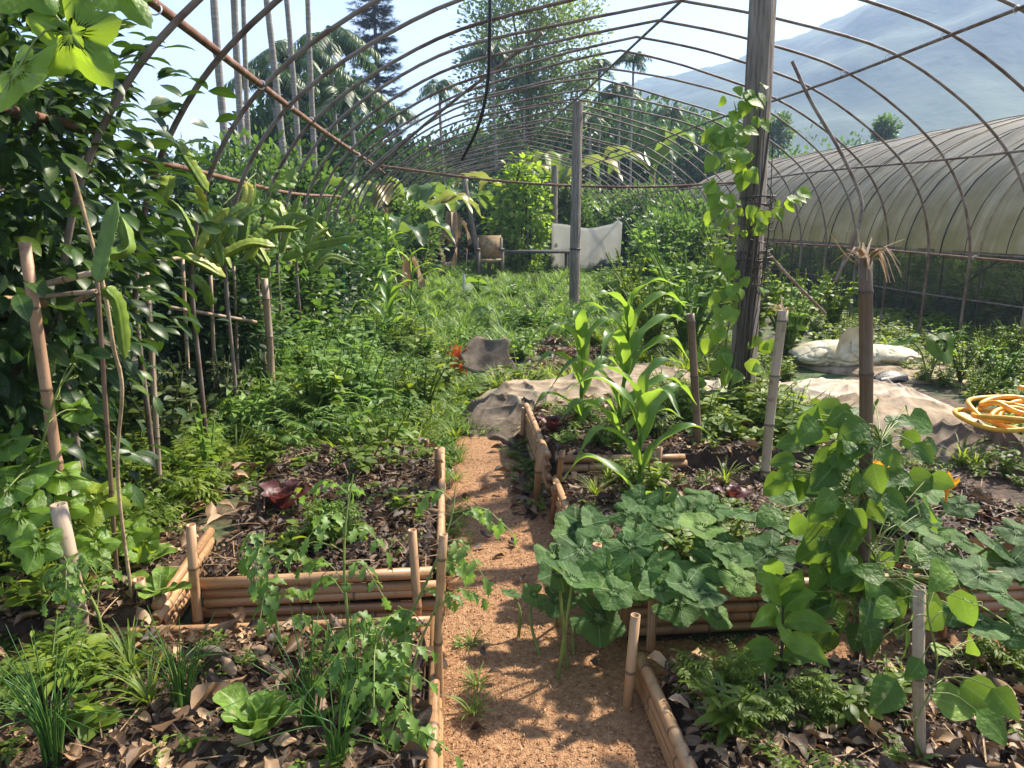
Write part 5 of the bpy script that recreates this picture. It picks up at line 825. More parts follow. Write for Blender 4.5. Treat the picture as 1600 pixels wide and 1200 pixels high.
# ---- tomatoes
def tomato(label, path, seed, fruits=(), fl=.2, nl=9):
    rg = np.random.default_rng(seed); P = curve(path, 30); root = thing('tomato_plant', label, 'tomato plant', tuple(P[0]), 'tomato plants'); st = MB(); mb = MB(); st.tube(P, np.linspace(.006, .0025, 30), 6, rnd=.5)
    for k in range(nl):
        t = .15 + .85 * k / nl; q = P[int(t * 29)]; a = rg.uniform(0, 6.3); d = unit(A3(cos(a), sin(a) * .8 - .2, rg.uniform(0, .6))); l = fl * rg.uniform(.7, 1.2); Q = curve([q, q + d * l * .5 + A3(0, 0, .02), q + d * l + A3(0, 0, -.06)], 10); st.tube(Q, .0018, 4, rnd=.6)
        for j in range(4):
            u = Q[3 + j * 2 if j < 3 else 9]; R_ = unit(Q[min(9, 4 + 2 * j)] - Q[max(0, 2 + 2 * j)]); X_ = unit(np.cross(R_, A3(0, 0, 1)))
            for s2 in ((-1, 1) if j < 3 else (0,)):
                dd = unit(X_ * s2 * .9 + R_ * .55 + A3(0, 0, -.45) + rg.normal(0, .15, 3)); mb.scatter(T_lanw, frames(dd[None], unit(A3(0, -.2, 1) + rg.normal(0, .25, 3))[None], .048 * rg.uniform(.7, 1.25)), u[None], np.array([np.clip(rg.normal(.5, .2), 0, 1)]))
    mb.build('leaves', M['tomato'], root); st.build('stem', M['stem'], root)
    for (p, r) in fruits:
        p = A3(*p); mb = MB(); th = np.linspace(0, pi, 9); ph = np.linspace(0, 2 * pi, 14); TT, PP = np.meshgrid(th, ph, indexing='ij'); V = np.stack([np.sin(TT) * np.cos(PP), np.sin(TT) * np.sin(PP), .95 * np.cos(TT) - .12 * np.exp(-(TT / .4) ** 2)], -1) * r + p; mb.add(V, grid_faces(9, 14), rg.random()); mb.tube([p + A3(0, 0, r * .8), p + A3(.004, 0, r * 1.8)], .002, 5, rnd=0); f = mb.build('fruit', M['fruit'], root)
        mb = MB(); a = np.arange(5) * 1.2566; mb.scatter(T_lan, frames(unit(np.stack([np.cos(a), np.sin(a), 0 * a + .1], 1)), np.tile(A3(0, 0, 1), (5, 1)), r * 1.1), np.tile(p + A3(0, 0, r * .86), (5, 1)), np.full(5, .3)); mb.build('calyx', M['tomato'], f)
T_lanw = leaf_tpl(lambda t: .26 * sin(pi * min(1, t ** .75)) ** .9 * (1 + .38 * sin(t * 21)), 12, .3, .4, 1, .1)
tomato('lanky tomato plant with two green fruits leaning out over the path', [AY(590, 1120, 1.95), AY(600, 1020, 2.0), AY(640, 960, 2.05), AY(680, 880, 2.1), AY(705, 810, 2.15), AY(712, 760, 2.2)], 1, [(AY(621, 962, 2.0), .017), (AY(634, 972, 1.98), .016)], .17, 11)
tomato('tomato plant with one hanging green fruit at the middle of the pole front', [AY(540, 1100, 1.95), AY(545, 1000, 2.05), AY(538, 900, 2.1), AY(540, 820, 2.15), AY(552, 740, 2.2)], 2, [(AY(541, 918, 2.05), .014)], .17, 12)
tomato('thin tomato seedling before the left half of the pole front', [AY(440, 1010, 2.1), AY(425, 940, 2.15), AY(412, 870, 2.2), AY(412, 830, 2.25)], 3, [], .13, 8)
tomato('bushy tomato plant rooted beside the pale lettuce', [AY(610, 1190, 1.75), AY(585, 1100, 1.8), AY(575, 1040, 1.85), AY(600, 980, 1.9)], 4, [], .19, 13)
tomato('low tomato plant at the near left bed edge beside the tall stake', [AY(655, 1190, 1.75), AY(640, 1090, 1.85), AY(655, 1010, 1.95), AY(690, 930, 2.0)], 5, [], .15, 9)
tomato('tomato plant with small unripe fruits tied to the leaning bamboo pole', [AY(165, 1010, 2.3), AY(150, 950, 2.32), AY(120, 900, 2.34), AY(100, 870, 2.35)], 6, [(AY(83, 915, 2.28), .014), (AY(95, 919, 2.28), .012)], .15, 9)
# ---- lettuces
def lettuce(label, base, n, ll, seed, mat, tone=.5, erect=.8, w=.36, name='lettuce', cat='lettuce', group=None):
    rg = np.random.default_rng(seed); base = A3(*base); root = thing(name, label, cat, tuple(base), group); core = MB(); core.tube([base - A3(0, 0, .02), base + A3(0, 0, .02)], .015, 7); core.build('stem', M['stem'], root)
    for k in range(n):
        a = k * 2.4 + rg.normal(0, .15); e = erect * (.55 + .6 * k / n) + rg.normal(0, .06); d = A3(cos(a), sin(a), 0); l = ll * (1.05 - .35 * k / n) * rg.uniform(.85, 1.1); P = curve([base, base + d * l * .35 * cos(e) + A3(0, 0, l * .4 * sin(e)), base + d * l * .72 * cos(e) + A3(0, 0, l * .78 * sin(e)), base + d * l * (cos(e) + .12) + A3(0, 0, l * (.92 * sin(e)))], 14); t = np.linspace(0, 1, 14)
        mb = MB(); mb.strip(P, l * w * (.18 + .82 * t ** .9) * np.sqrt(np.clip(1 - t ** 5, .004, 1)) + .002, fold=.32, cols=3, rnd=np.clip(tone + rg.normal(0, .2), 0, 1), wave=.14, wf=15); mb.build('leaf', mat, root)
    return root
def onbed(px, py, key, z=.14):
    q = G(px, py, z); return (q[0], q[1], float(bedz(key, q[0], q[1])))
lettuce('pale green romaine lettuce growing among dry leaves in the nearest left bed', onbed(402, 1165, 'L1', .12), 10, .155, 1, M['lettuce'], .45, 1.3)
lettuce('small pale lettuce cut by the bottom edge beneath the onions', onbed(485, 1230, 'L1', .12), 7, .08, 2, M['lettuce'], .6, .8)
for k, (px, py, key, ll, lab) in enumerate([(440, 795, 'L2', .17, 'dark red lettuce on the chocolate brown mulch'), (862, 690, 'R3', .15, 'dark red lettuce beside the burlap mound in the corn bed')]): lettuce(lab, onbed(px, py, key, .2), 9, ll, 10 + k, M['redlettuce'], .4, 1.4, .33, group='red lettuces')
lettuce('small dark red lettuce between the grey frayed stake and pumpkin leaves', tuple(G(1142, 790, .17)), 8, .11, 13, M['redlettuce'], .4, 1.3, .33, group='red lettuces'); lettuce('purple red lettuce by the orange yellow flower, near the burlap sacks', tuple(G(1530, 830, .1)), 8, .15, 14, M['redlettuce'], .25, 1.2, .36, group='red lettuces')
for k, (px, py, lab) in enumerate([(232, 890, 'pale romaine with a curled leaf above the sunlit side wall'), (205, 860, 'leafy romaine left of the sunlit side wall'), (250, 940, 'drooping pale romaine leaf plant touching the stubby stake')]): lettuce(lab, onbed(px, py, 'L0', .15), 8, .13, 20 + k, M['lettuce'], .4, .75, .34, 'romaine_lettuce', group='romaine plants by the side wall')
lettuce('round leaved mustard plant beside the red lettuce on the mulch', onbed(392, 775, 'L2', .18), 5, .1, 31, M['weed'], .4, 1.0, .36, 'mustard_plant', 'vegetable'); lettuce('young green lettuce in the corn bed between red lettuce and corn', onbed(880, 705, 'R3', .2), 6, .09, 32, M['lettuce'], .5, .9)
# ---- onions
def onion(label, base, n, h, seed, spread=.35):
    rg = np.random.default_rng(seed); base = A3(*base); root = thing('green_onion', label, 'green onion', tuple(base), 'green onion clumps'); mb = MB()
    for k in range(n):
        a = rg.uniform(0, 6.3); s = rg.uniform(.1, 1) * spread; d = A3(cos(a), sin(a), 0); l = h * rg.uniform(.6, 1.1); b = base + d * rg.uniform(0, .025); bend = rg.uniform(0, .25) if rg.random() < .8 else .6
        mb.tube(curve([b, b + d * l * s * .4 + A3(0, 0, l * .5), b + d * l * (s * .9 + bend) + A3(0, 0, l * (1 - bend * .7))], 9), np.linspace(.0032, .0008, 9), 5, cap=False, rnd=np.clip(rg.normal(.5, .25), 0, 1))
    mb.build('leaves', M['onion'], root); mb = MB()
    for k in range(5): a = k * 1.26; mb.tube([base + A3(cos(a) * .012, sin(a) * .012, -.02), base + A3(cos(a) * .012, sin(a) * .012, .03)], .006, 6, rnd=.9)
    mb.build('bulb', M['stem'], root)
for k, (px, py, n, h, lab) in enumerate([(285, 1115, 30, .22, 'dark green onion clump below the single pole at the bed back'), (482, 1140, 24, .25, 'green onion clump right of the pale lettuce'), (85, 1190, 46, .26, 'wide spreading green onion clump in the near left corner'), (560, 1130, 34, .24, 'green onion clump under the tomato fruits'), (528, 1200, 20, .2, 'thin green onion clump at the bottom edge beneath tomato leaves')]): onion(lab, onbed(px, py, 'L1', .12), n, h * 1.35, 60 + k)
onion('slim green onion on the mulch behind the pole front', onbed(548, 790, 'L2', .19), 12, .2, 71, .15); onion('green onion clump at the foot of the slim bamboo stake', tuple(G(432, 660, .05)), 16, .3, 72, .2)
# ---- herbs as single plants: made once, then copied
def herb_thing(name, label, cat, kind, var, mat, loc, s=1., rz=0., group=None, tone=0.):
    root = thing(name, label, cat, (0, 0, 0), group); tp = HB[kind][var]; mb = MB(); mb.scatter(tp, np.eye(3)[None] , np.zeros((1, 3)), tone); o = mb.build('foliage', M[mat], root); root.location = loc; root.scale = (s,) * 3; root.rotation_euler = (0, 0, rz); return root
HB['carrot'] = [herb_tpl(500, .2, 14, 5, T_lan, .1, .55, .75, True)]; HB['amaranth'] = [herb_tpl(501, .36, 1, 7, T_ovb, .17, .1, .7)]; HB['perilla'] = [herb_tpl(502 + k, .62, 9, 7, T_ovb, .1, .45, .5) for k in range(2)]; HB['pepper'] = [herb_tpl(504 + k, .45, 7, 8, T_ov, .1, .5, .55) for k in range(2)]; HB['sapling'] = [herb_tpl(506, .6, 4, 11, T_ov, .085, .45, .7)]; HB['bush'] = [herb_tpl(508 + k, .85, (16, 14, 18)[k], (10, 9, 12)[k], (T_ovb, T_ov, T_bean)[k], (.085, .11, .06)[k], .6, .5) for k in range(3)]; HB['papaya'] = [herb_tpl(512, .5, 1, 4, T_ovb, .3, .1, .4)]; HB['spray'] = [herb_tpl(514, .42, 4, 8, T_lan, .13, .4, .5, True)]
def at(px, py, z=0.): return tuple(G(px, py, z))
herb_thing('carrot_plant', 'bright feathery carrot top on the chocolate mulch', 'vegetable', 'carrot', 0, 'grass', onbed(515, 850, 'L2', .18), 1.0)
q = A3(*onbed(1213, 1060, 'R1', .12)); root = thing('amaranth', 'single stemmed plant with long upright bright green leaves in the near right bed', 'vegetable', tuple(q)); st = MB(); mb = MB(); rg = np.random.default_rng(17); st.tube(curve([q, q + A3(.01, 0, .12), q + A3(.0, 0, .26)], 8), np.linspace(.006, .004, 8), 6, rnd=.2)
for k, (dx, dz, l, h0) in enumerate([(-.5, .75, .17, .25), (.1, 1., .18, .26), (-.95, .35, .17, .22), (.45, .7, .14, .24), (.9, .1, .15, .2), (-.3, .2, .13, .2), (.7, -.1, .15, .15), (-.8, -.05, .15, .12), (.95, .05, .14, .08), (-.9, .0, .13, .06)]):
    d = unit(A3(dx, -.25 + rg.normal(0, .2), dz)); s0 = q + A3(0, 0, h0); P = curve([s0, s0 + d * l * .5 + A3(0, 0, .012), s0 + d * l - A3(0, 0, .02)], 14); t = np.linspace(0, 1, 14); mb.strip(P, .032 * np.sin(pi * np.clip((t - .08) / .92, .01, 1) ** .7) + .0015, up=unit(A3(-dx * .3, -.8, .5)), fold=.25, cols=2, rnd=np.clip(rg.normal(.75, .2), 0, 1), wave=.12, wf=14)
mb.build('leaves', M['bean'], root); st.build('stem', M['stem_dark'], root)
herb_thing('cosmos_plant', 'feathery leaved herb beside the long leaved plant in the near right bed', 'herb', 'spray', 0, 'weed', onbed(1150, 1075, 'R1', .12), .45, 0, tone=.1); herb_thing('cosmos_plant', 'feathery leaved herb in the near right bed close to the bottom edge', 'herb', 'spray', 0, 'weed', onbed(1265, 1130, 'R1', .12), .45, 2, tone=0.); herb_thing('cosmos_plant', 'wispy feathery herb in front of the dark burlap', 'herb', 'spray', 0, 'weed', at(1575, 790), .7, 1, tone=.2)
herb_thing('citrus_sapling', 'small citrus sapling with shiny bright leaves on a thin grey stem', 'sapling', 'sapling', 0, 'bean', at(330, 790), 1.0, .3, tone=.35)
for k, (px, py, s, lab) in enumerate([(265, 745, 1.0, 'purple leaved perilla bush left of the citrus sapling'), (300, 700, 1.15, 'tall purple tinged perilla bush behind the citrus sapling'), (225, 690, 1.1, 'purple perilla bush below the dragon fruit rack'), (350, 680, 1.0, 'dark perilla bush between sapling and slim stake')]): herb_thing('perilla_bush', lab, 'herb bush', 'perilla', k % 2, 'perilla', at(px, py), s, k * 1.7, 'perilla bushes', 0)
pep = [(600, 745, .9, 'leafy pepper bush at the far edge of the chocolate mulch'), (570, 770, .8, 'low pepper bush touching the chocolate mulch'), (640, 730, .8, 'pepper bush beside the thin short stake'), (540, 720, .9, 'bushy pepper plant in the weeds left of the path'), (500, 690, 1.0, 'pepper bush near the tiny bamboo stub'), (620, 680, .9, 'pepper bush next to the pale ground at the path bend'), (560, 650, 1., 'large pepper bush midway along the weedy bed'), (650, 640, .85, 'pepper bush close to the orange flag'), (470, 640, 1.0, 'pepper bush right of the slim bamboo stake'), (590, 600, 1.0, 'pepper bush in front of the short corn'), (660, 590, .9, 'small bush left of the orange flag'), (520, 590, 1.0, 'bush under the drooping corn leaves'), (450, 590, 1.1, 'bush behind the slim bamboo stake')]
pr = herb_thing('pepper_bush', pep[0][3], 'pepper plant', 'pepper', 0, 'weed', at(*pep[0][:2]), pep[0][2], 0, 'bushes in the weedy left bed', .08); pr2 = herb_thing('chilli_bush', 'light green lance leaved chilli bush behind the chocolate mulch', 'pepper plant', 'lance', 1, 'tomato', at(585, 735), 1.15, 1, 'bushes in the weedy left bed', .1); pr3 = herb_thing('tomato_bush', 'tall feathery tomato bush in the weedy left bed', 'tomato plant', 'spray', 0, 'tomato', at(545, 665), 1.3, 2, 'bushes in the weedy left bed', .1)
for k, (px, py, s, lab) in enumerate(pep[1:]): copy_tree((pr, pr2, pr3)[k % 3], at(px, py), k * 1.3, s * (1.25 if k % 2 else 1.0), lab)
bs = [(1010, 520, 1.0, 'leafy bush left of the vine covered post, behind the corn'), (1060, 500, 1.2, 'bush with yellowing leaves left of the thin knobbly stake'), (1100, 480, 1.3, 'tall bush against the vine covered post'), (980, 490, .9, 'low bush to the right of the banded post'), (1030, 465, 1.3, 'bush in the middle of the shrub row'), (1085, 445, 1.5, 'bush with sunlit tips at the greenhouse netting'), (1130, 500, 1.2, 'bush just behind the vine covered post'), (1015, 450, .7, 'bush near the white tarpaulin end'), (1050, 425, 1.6, 'tall bush at the back of the shrub row'), (1110, 415, 1.7, 'bush under the greenhouse eaves left of the vine post'), (950, 465, .5, 'small bush beside the banded post foot'), (1010, 428, .8, 'bush in front of the tarpaulin corner'), (1165, 560, .9, 'bush at the right foot of the vine covered post'), (1230, 560, .8, 'bush behind the grey frayed stake'), (1250, 530, .8, 'bush in front of the netting brace'), (1300, 515, .7, 'low bush before the pale yellow sack'), (1075, 560, 1.0, 'bush right of the tall corn'), (1020, 560, .8, 'bush hidden behind the tall corn'), (735, 455, .4, 'low bush in front of the wooden chair'), (800, 460, .45, 'bush below the vine covered column'), (840, 455, .5, 'bush left of the banded post'), (695, 440, .5, 'bush near the black tub'), (855, 430, .6, 'bush in front of the brown post'), (660, 450, 1.0, 'bush at the foot of the bright banana plant')]
bp_ = [herb_thing('leafy_bush', bs[k][3], 'bush', 'bush', k, 'weed' if k != 1 else 'grass', at(*bs[k][:2]), bs[k][2], k, 'bushes around the tunnel middle', .12) for k in range(3)]
for k, (px, py, s, lab) in enumerate(bs[3:]): copy_tree(bp_[k % 3], at(px, py), k * 1.9, s * (1.45 if px > 970 else 1.1), lab)
lb = [(1500, 600, .7, 'low bright bush right of the pale sheet'), (1560, 610, .8, 'bright bush at the edge behind the orange hose'), (1530, 580, .8, 'bright bush in front of the netting near the orange hose'), (1590, 580, .9, 'bush cut by the picture edge below the netting'), (1480, 560, .7, 'low bush behind the taro leaf'), (1520, 640, .6, 'small bush touching the orange hose coil')]
for k, (px, py, s, lab) in enumerate(lb): copy_tree(bp_[k % 3], at(px, py), k * 2.1, s * .75, lab, 'low bushes beside the netting')
herb_thing('papaya_seedling', 'papaya seedling with broad drooping leaves in the open weeds', 'seedling', 'papaya', 0, 'bean', at(765, 505), .9, .4); herb_thing('papaya_seedling', 'tall thin papaya seedling behind the broad leaved one', 'seedling', 'papaya', 0, 'bean', at(748, 470), 1.3, 1.4)
# taro
rg = np.random.default_rng(3); q = A3(*at(1450, 600)); root = thing('taro_plant', 'taro plant with heart shaped leaves between the sacks and the netting', 'taro plant', tuple(q)); mb = MB(); st = MB()
for k, (dx, dy, h, s) in enumerate([(.05, -.05, .38, .3), (-.2, .1, .42, .28), (.2, .1, .3, .24)]):
    t = q + A3(dx, dy, h); st.tube(curve([q, q + A3(dx * .4, dy * .4, h * .7), t], 8), .008, 6); nn = unit(A3(dx, -.8 if k == 0 else .1, .5)); d = unit(A3(dx, dy, -.9)); d = unit(d - nn * (d @ nn)); mb.scatter(T_round, frames(d[None], nn[None], s), t[None], np.array([.3 + .2 * k]))
mb.build('leaves', M['bean'], root); st.build('stem', M['stem'], root)
# ---- dragon fruit rack
rack = thing('trellis_rack', 'rough bamboo rack carrying the dragon fruit stems', 'trellis', (-1.45, 5, 0)); rg = np.random.default_rng(8)
def culm_px(p0, Y0, p1, Y1, r, mat='bamboo_grey'):
    a = AY(*p0, Y0); b_ = AY(*p1, Y1); a[2] = -.03 if Y0 == Y1 else a[2]; mb = MB(); culm(mb, a, b_, r, rg, .22); mb.build('bamboo_pole', M[mat], rack)
culm_px((150, 690), 2.62, (149, 395), 2.62, .008, 'bamboo_dark')
for (x, yt, yb, Yd) in [(228, 420, 600, 3.6), (234, 470, 590, 4.7), (285, 405, 560, 5.0), (329, 430, 570, 5.4), (365, 410, 550, 5.8), (420, 405, 520, 6.6)]: culm_px((x + 1, yb), Yd, (x, yt), Yd, .013)
culm_px((265, 480), 4.8, (400, 503), 5.6, .012); culm_px((75, 443), 2.68, (150, 425), 2.6, .011); culm_px((222, 412), 4.5, (300, 400), 5.0, .013); culm_px((0, 470), 2.72, (150, 455), 2.6, .008); culm_px((300, 400), 5.0, (460, 385), 6.6, .013)
def cactus(label, pts, w, seed, tone=.35, mat='cactus'):
    rg = np.random.default_rng(seed); P = curve(pts, 26); t = np.linspace(0, 1, 26); T = unit(np.gradient(P, axis=0)); a = A3(0, -1, .3); X = unit(np.cross(T, a)); Z = unit(np.cross(X, T)); wt = w * np.minimum(1, np.minimum(t * 7 + .35, (1 - t) * 6 + .15)); mb = MB(); th = rg.uniform(0, 2)
    for k in range(3):      # three wavy ribs
        b = th + k * 2 * pi / 3; o = X * cos(b) + Z * sin(b); q = P + o * (wt * (1 + .1 * np.sin(t * np.linalg.norm(P[-1] - P[0]) * 170)))[:, None]; sd = unit(np.cross(T, o)) * (w * .16)
        V = np.stack([P + sd, q + sd * .3, q - sd * .3, P - sd], 1).reshape(-1, 3); i = np.arange(25)[:, None] * 4; j = np.arange(3)[None]; mb.add(V, np.stack([i + j, i + j + 1, i + 4 + j + 1, i + 4 + j], -1).reshape(-1, 4), np.clip(tone + rg.normal(0, .1), 0, 1))
    o = mb.build('dragon_fruit_stem', M[mat], loc=tuple(P[0])); setp(o, label, 'cactus', 'dragon fruit stems on the rack')
CT = [('upright dragon fruit stem left of the dry hanging vine', [(155, 440), (165, 390), (183, 315)], 2.75, .04, .2), ('dragon fruit stem hanging down beside the dry vine', [(165, 450), (185, 480), (195, 560)], 2.72, .036, .35), ('yellow curved dragon fruit stem rising above the rack', [(325, 380), (365, 345), (388, 305), (385, 285)], 5.4, .05, .95), ('dark upright dragon fruit stem behind the yellow one', [(378, 395), (385, 340), (398, 280)], 5.6, .06, .2), ('dragon fruit stem fanning right from the yellow one', [(380, 390), (405, 370), (425, 350)], 5.5, .06, .45), ('slim dragon fruit stem reaching up to the rusty pipe', [(440, 395), (450, 360), (470, 303)], 6.2, .05, .4), ('long dragon fruit stem stretching toward the corn', [(440, 405), (490, 385), (560, 370)], 6.2, .05, .3), ('flat lying yellow edged dragon fruit stem', [(290, 400), (320, 415), (352, 433)], 4.9, .05, .85), ('green dragon fruit stem lying above the yellow edged one', [(290, 395), (320, 397), (345, 415)], 5.1, .05, .5), ('dragon fruit stem hanging beside the citrus foliage', [(277, 222), (300, 260), (325, 300)], 4.3, .045, .4), ('short dragon fruit stem in the citrus foliage', [(255, 315), (262, 295), (266, 275)], 3.7, .05, .75), ('pale dragon fruit stem near the citrus twigs', [(305, 290), (315, 310), (322, 332)], 4.8, .035, .8), ('grey green dragon fruit stem by the corn', [(480, 385), (490, 350), (505, 315)], 6.6, .045, .45), ('drooping dragon fruit stem under the rack', [(300, 430), (320, 450), (330, 480)], 4.9, .045, .4), ('arching dragon fruit stem at the middle of the rack', [(345, 400), (390, 380), (430, 385)], 5.3, .05, .55), ('dragon fruit stem bending up between the citrus and gourd leaves', [(420, 300), (445, 285), (462, 262)], 6.3, .05, .45), ('withered pale dragon fruit stem on the low pole', [(0, 470), (50, 470), (90, 465)], 3.12, .04, 1.), ('thin dragon fruit stem crossing the rack', [(170, 400), (200, 385), (190, 340)], 2.8, .035, .3)]
rq = np.random.default_rng(123)
for k in range(22):
    x0 = rq.uniform(300, 520); y0 = rq.uniform(370, 430); l = rq.uniform(50, 110); a = rq.choice([-1, 1]) * rq.uniform(.1, 1.2); Yd = 4.6 + (x0 - 300) / 220 * 2.6
    CT.append(('green dragon fruit stem in the tangle over the rack', [(x0, y0), (x0 + l * .5 * sin(a), y0 - l * .55 * cos(a) - 8), (x0 + l * sin(a) * 1.1, y0 - l * cos(a) + (18 if abs(a) > .8 else 0))], Yd, rq.uniform(.035, .05), rq.uniform(.2, .65)))
for k, (lab, pp, Yd, w, tn) in enumerate(CT): cactus(lab, [AY(x, y, (Yd - .25) * .93 + .05 * j) for j, (x, y) in enumerate(pp)], w * .66, 700 + k, tn, 'drystem' if 'withered' in lab else 'cactus')
for lab, pts, r in [('dry tan vine stem hanging down past the dragon fruit stem', [AY(112, 265, 2.45), AY(135, 350, 2.42), AY(165, 450, 2.4), AY(185, 540, 2.42), AY(200, 610, 2.45), AY(190, 760, 2.5), A3(AY(186, 760, 2.5)[0], 2.5, 0)], .006), ('dry twisted twig under the low pole', [AY(20, 480, 2.75), AY(60, 465, 2.75), AY(110, 470, 2.8), (AY(160, 455, 2.85))], .012)]:
    mb = MB(); mb.tube(wob(curve(pts, 40), .008, rg), r, 6); o = mb.build('dry_vine', M['drystem'], loc=tuple(pts[0])); setp(o, lab, 'dry vine')
# ================================================================ SACKS AND SHEETS
def drape(name, label, cat, cx, cy_, rx, ry, rz, h, mat, seed, fold=.05, power=2.4, ridge=1.0, group=None):
    """sheet thrown over a heap: irregular outline, folds, hem on the ground"""
    n, m = 90, 190; th = np.linspace(0, 2 * pi, m + 1); q = np.linspace(0, 1, n) ** .8; TH, Q = np.meshgrid(th, q, indexing='ij'); o = 1 + .13 * (vnoise(np.cos(TH) * 1.8 + seed, np.sin(TH) * 1.8 + 7, seed) - .5) * 2 + .04 * np.sin(TH * 7 + seed)
    sx = np.sign(np.cos(TH)) * np.abs(np.cos(TH)) ** .8; sy = np.sign(np.sin(TH)) * np.abs(np.sin(TH)) ** .8; X = sx * rx * Q * o; Y = sy * ry * Q * o
    Z = h * (1 - Q ** power) * (.7 + .6 * fbm(X * 1.6 + seed, Y * 1.6, 3, seed)); rg = np.random.default_rng(seed); mk = np.clip((1 - Q) * 5, .25, 1)
    for k in range(22):
        a = rg.uniform(0, pi); of = rg.uniform(-.8, .8) * max(rx, ry); w = rg.uniform(.012, .05); dl = X * cos(a) + Y * sin(a) - of + .12 * (vnoise(X * 3 + k, Y * 3, seed + k) - .5); al = -X * sin(a) + Y * cos(a) - rg.uniform(-.5, .5) * rx
        Z += ridge * fold * rg.uniform(.3, 1) * np.exp(-np.abs(dl) / w) * np.exp(-(al / rg.uniform(.15, .5)) ** 2) * mk
    Z += fold * .3 * np.sin(TH * 11 + 4 * vnoise(TH * 2, Q * 3, seed)) * Q ** 4 + fold * .25 * (fbm(X * 9, Y * 9, 3, seed + 1) - .5); Z = np.maximum(Z, .0) + .012; Z[:, -1] = -.01
    c, s = cos(rz), sin(rz); V = np.stack([cx + c * X - s * Y, cy_ + s * X + c * Y, Z], -1); mb = MB(); mb.add(V, grid_faces(m + 1, n)[:, ::-1], 0, np.stack([X, Y], -1).reshape(-1, 2)); o = mb.build(name, M[mat], loc=(cx, cy_, 0)); setp(o, label, cat, group)
    return o, (lambda x, y: None)
drape('burlap_sheet', 'wrinkled brown burlap sheet over a mound beyond the corn bed', 'burlap sheet', .92, 5.6, .85, .8, .25, .24, 'burlap', 3, .06, 1.8)
drape('burlap_sheet', 'darker folded burlap lying at the path end of the mound', 'burlap sheet', .55, 5.28, .5, .42, .4, .14, 'burlap_dark', 5, .075, 1.8)
drape('burlap_sheet', 'flat tan burlap covering the mound behind the tall corn', 'burlap sheet', 1.5, 6.0, .85, .7, 0, .27, 'burlap', 8, .04, 2.2)
drape('pale_sheet', 'dusty pale pink sheet between the mound and the vine covered post', 'ground sheet', 2.2, 5.75, .75, .6, -.1, .17, 'burlap_pale', 12, .05, 2.2)
drape('pale_sheet', 'smooth pale sheet with a black rag on it, behind the dark bamboo pole', 'ground sheet', 3.25, 5.45, .75, .8, .1, .19, 'burlap_pale', 15, .03, 2.4)
drape('burlap_sheet', 'flat brown ground cloth in front of the greenhouse netting', 'burlap sheet', 4.6, 7.4, .9, 1.1, .2, .06, 'burlap', 17, .03, 4)
drape('burlap_sheet', 'tan printed burlap sack under the orange hose', 'burlap sheet', 2.8, 4.4, .8, .55, .1, .33, 'burlap', 19, .04, 2.4)
drape('burlap_sheet', 'crumpled dark brown burlap heap below the orange hose', 'burlap sheet', 3.0, 3.92, .75, .55, .1, .24, 'burlap_dark', 21, .09, 1.9)
# print on the sack: green oval and worn dark strokes
def top_z(x, y):
    dg = bpy.context.evaluated_depsgraph_get(); ok, loc, *_ = C.ray_cast(dg, (x, y, .9), (0, 0, -1), distance=2); return loc[2] if ok else .02
sk = bpy.data.objects['burlap_sheet.004'] if 'burlap_sheet.004' in bpy.data.objects else None
def decal(pts2d, mat, name, par):
    mb = MB(); n = len(pts2d); c = np.mean(pts2d, 0); rings = [c + (np.asarray(pts2d) - c) * q for q in (.34, .67, 1)]; V = [list(c) + [inv(c) + .006]]
    for r_ in rings: V += [[x, y, inv((x, y)) + .006] for x, y in r_]
    F3 = [[0, 1 + j, 1 + (j + 1) % n] for j in range(n)]; F4 = [[1 + a * n + j, 1 + (a + 1) * n + j, 1 + (a + 1) * n + (j + 1) % n, 1 + a * n + (j + 1) % n] for a in range(2) for j in range(n)]; mb.add(V, np.array(F3)); mb.n = len(V); mb.F.append((np.array(F4),)); mb.build(name, mat, par)
inkg = noisemat('green_ink', [(.3, (.015, .07, .04)), (.6, (.04, .13, .06)), (.75, (.2, .22, .12))], 30, bump=0); inkd = noisemat('dark_ink', [(.3, (.03, .028, .028)), (.62, (.08, .07, .06)), (.75, (.3, .24, .18))], 30, bump=0)
if sk is not None:
    V = np.array([v.co[:] for v in sk.data.vertices]) + A3(*sk.location); 
    def inv(p):
        k = np.argsort(np.hypot(V[:, 0] - p[0], V[:, 1] - p[1]))[:4]; return float(V[k, 2].max())
    q = G(1466, 694, .33); decal([(q[0] + .13 * cos(a), q[1] + .1 * sin(a)) for a in np.linspace(0, 2 * pi, 24, endpoint=False)], inkg, 'printed_emblem', sk)
    for (px, py, dx, dy) in [(1395, 700, .05, .0), (1410, 712, .0, .05), (1425, 722, .04, .01), (1465, 730, .05, .0), (1474, 724, .0, .05), (1385, 690, .03, .03), (1545, 665, .05, .02)]:
        q = G(px, py, .28); w = .008; d = unit(A3(dx, dy, 0))[:2]; e = np.array([-d[1], d[0]]) * w; a = np.array(q[:2]); b_ = a + np.array([dx, dy]); decal([a - e, (a + b_) / 2 - e, b_ - e, b_ + e, (a + b_) / 2 + e, a + e], inkd, 'printed_stroke', sk)
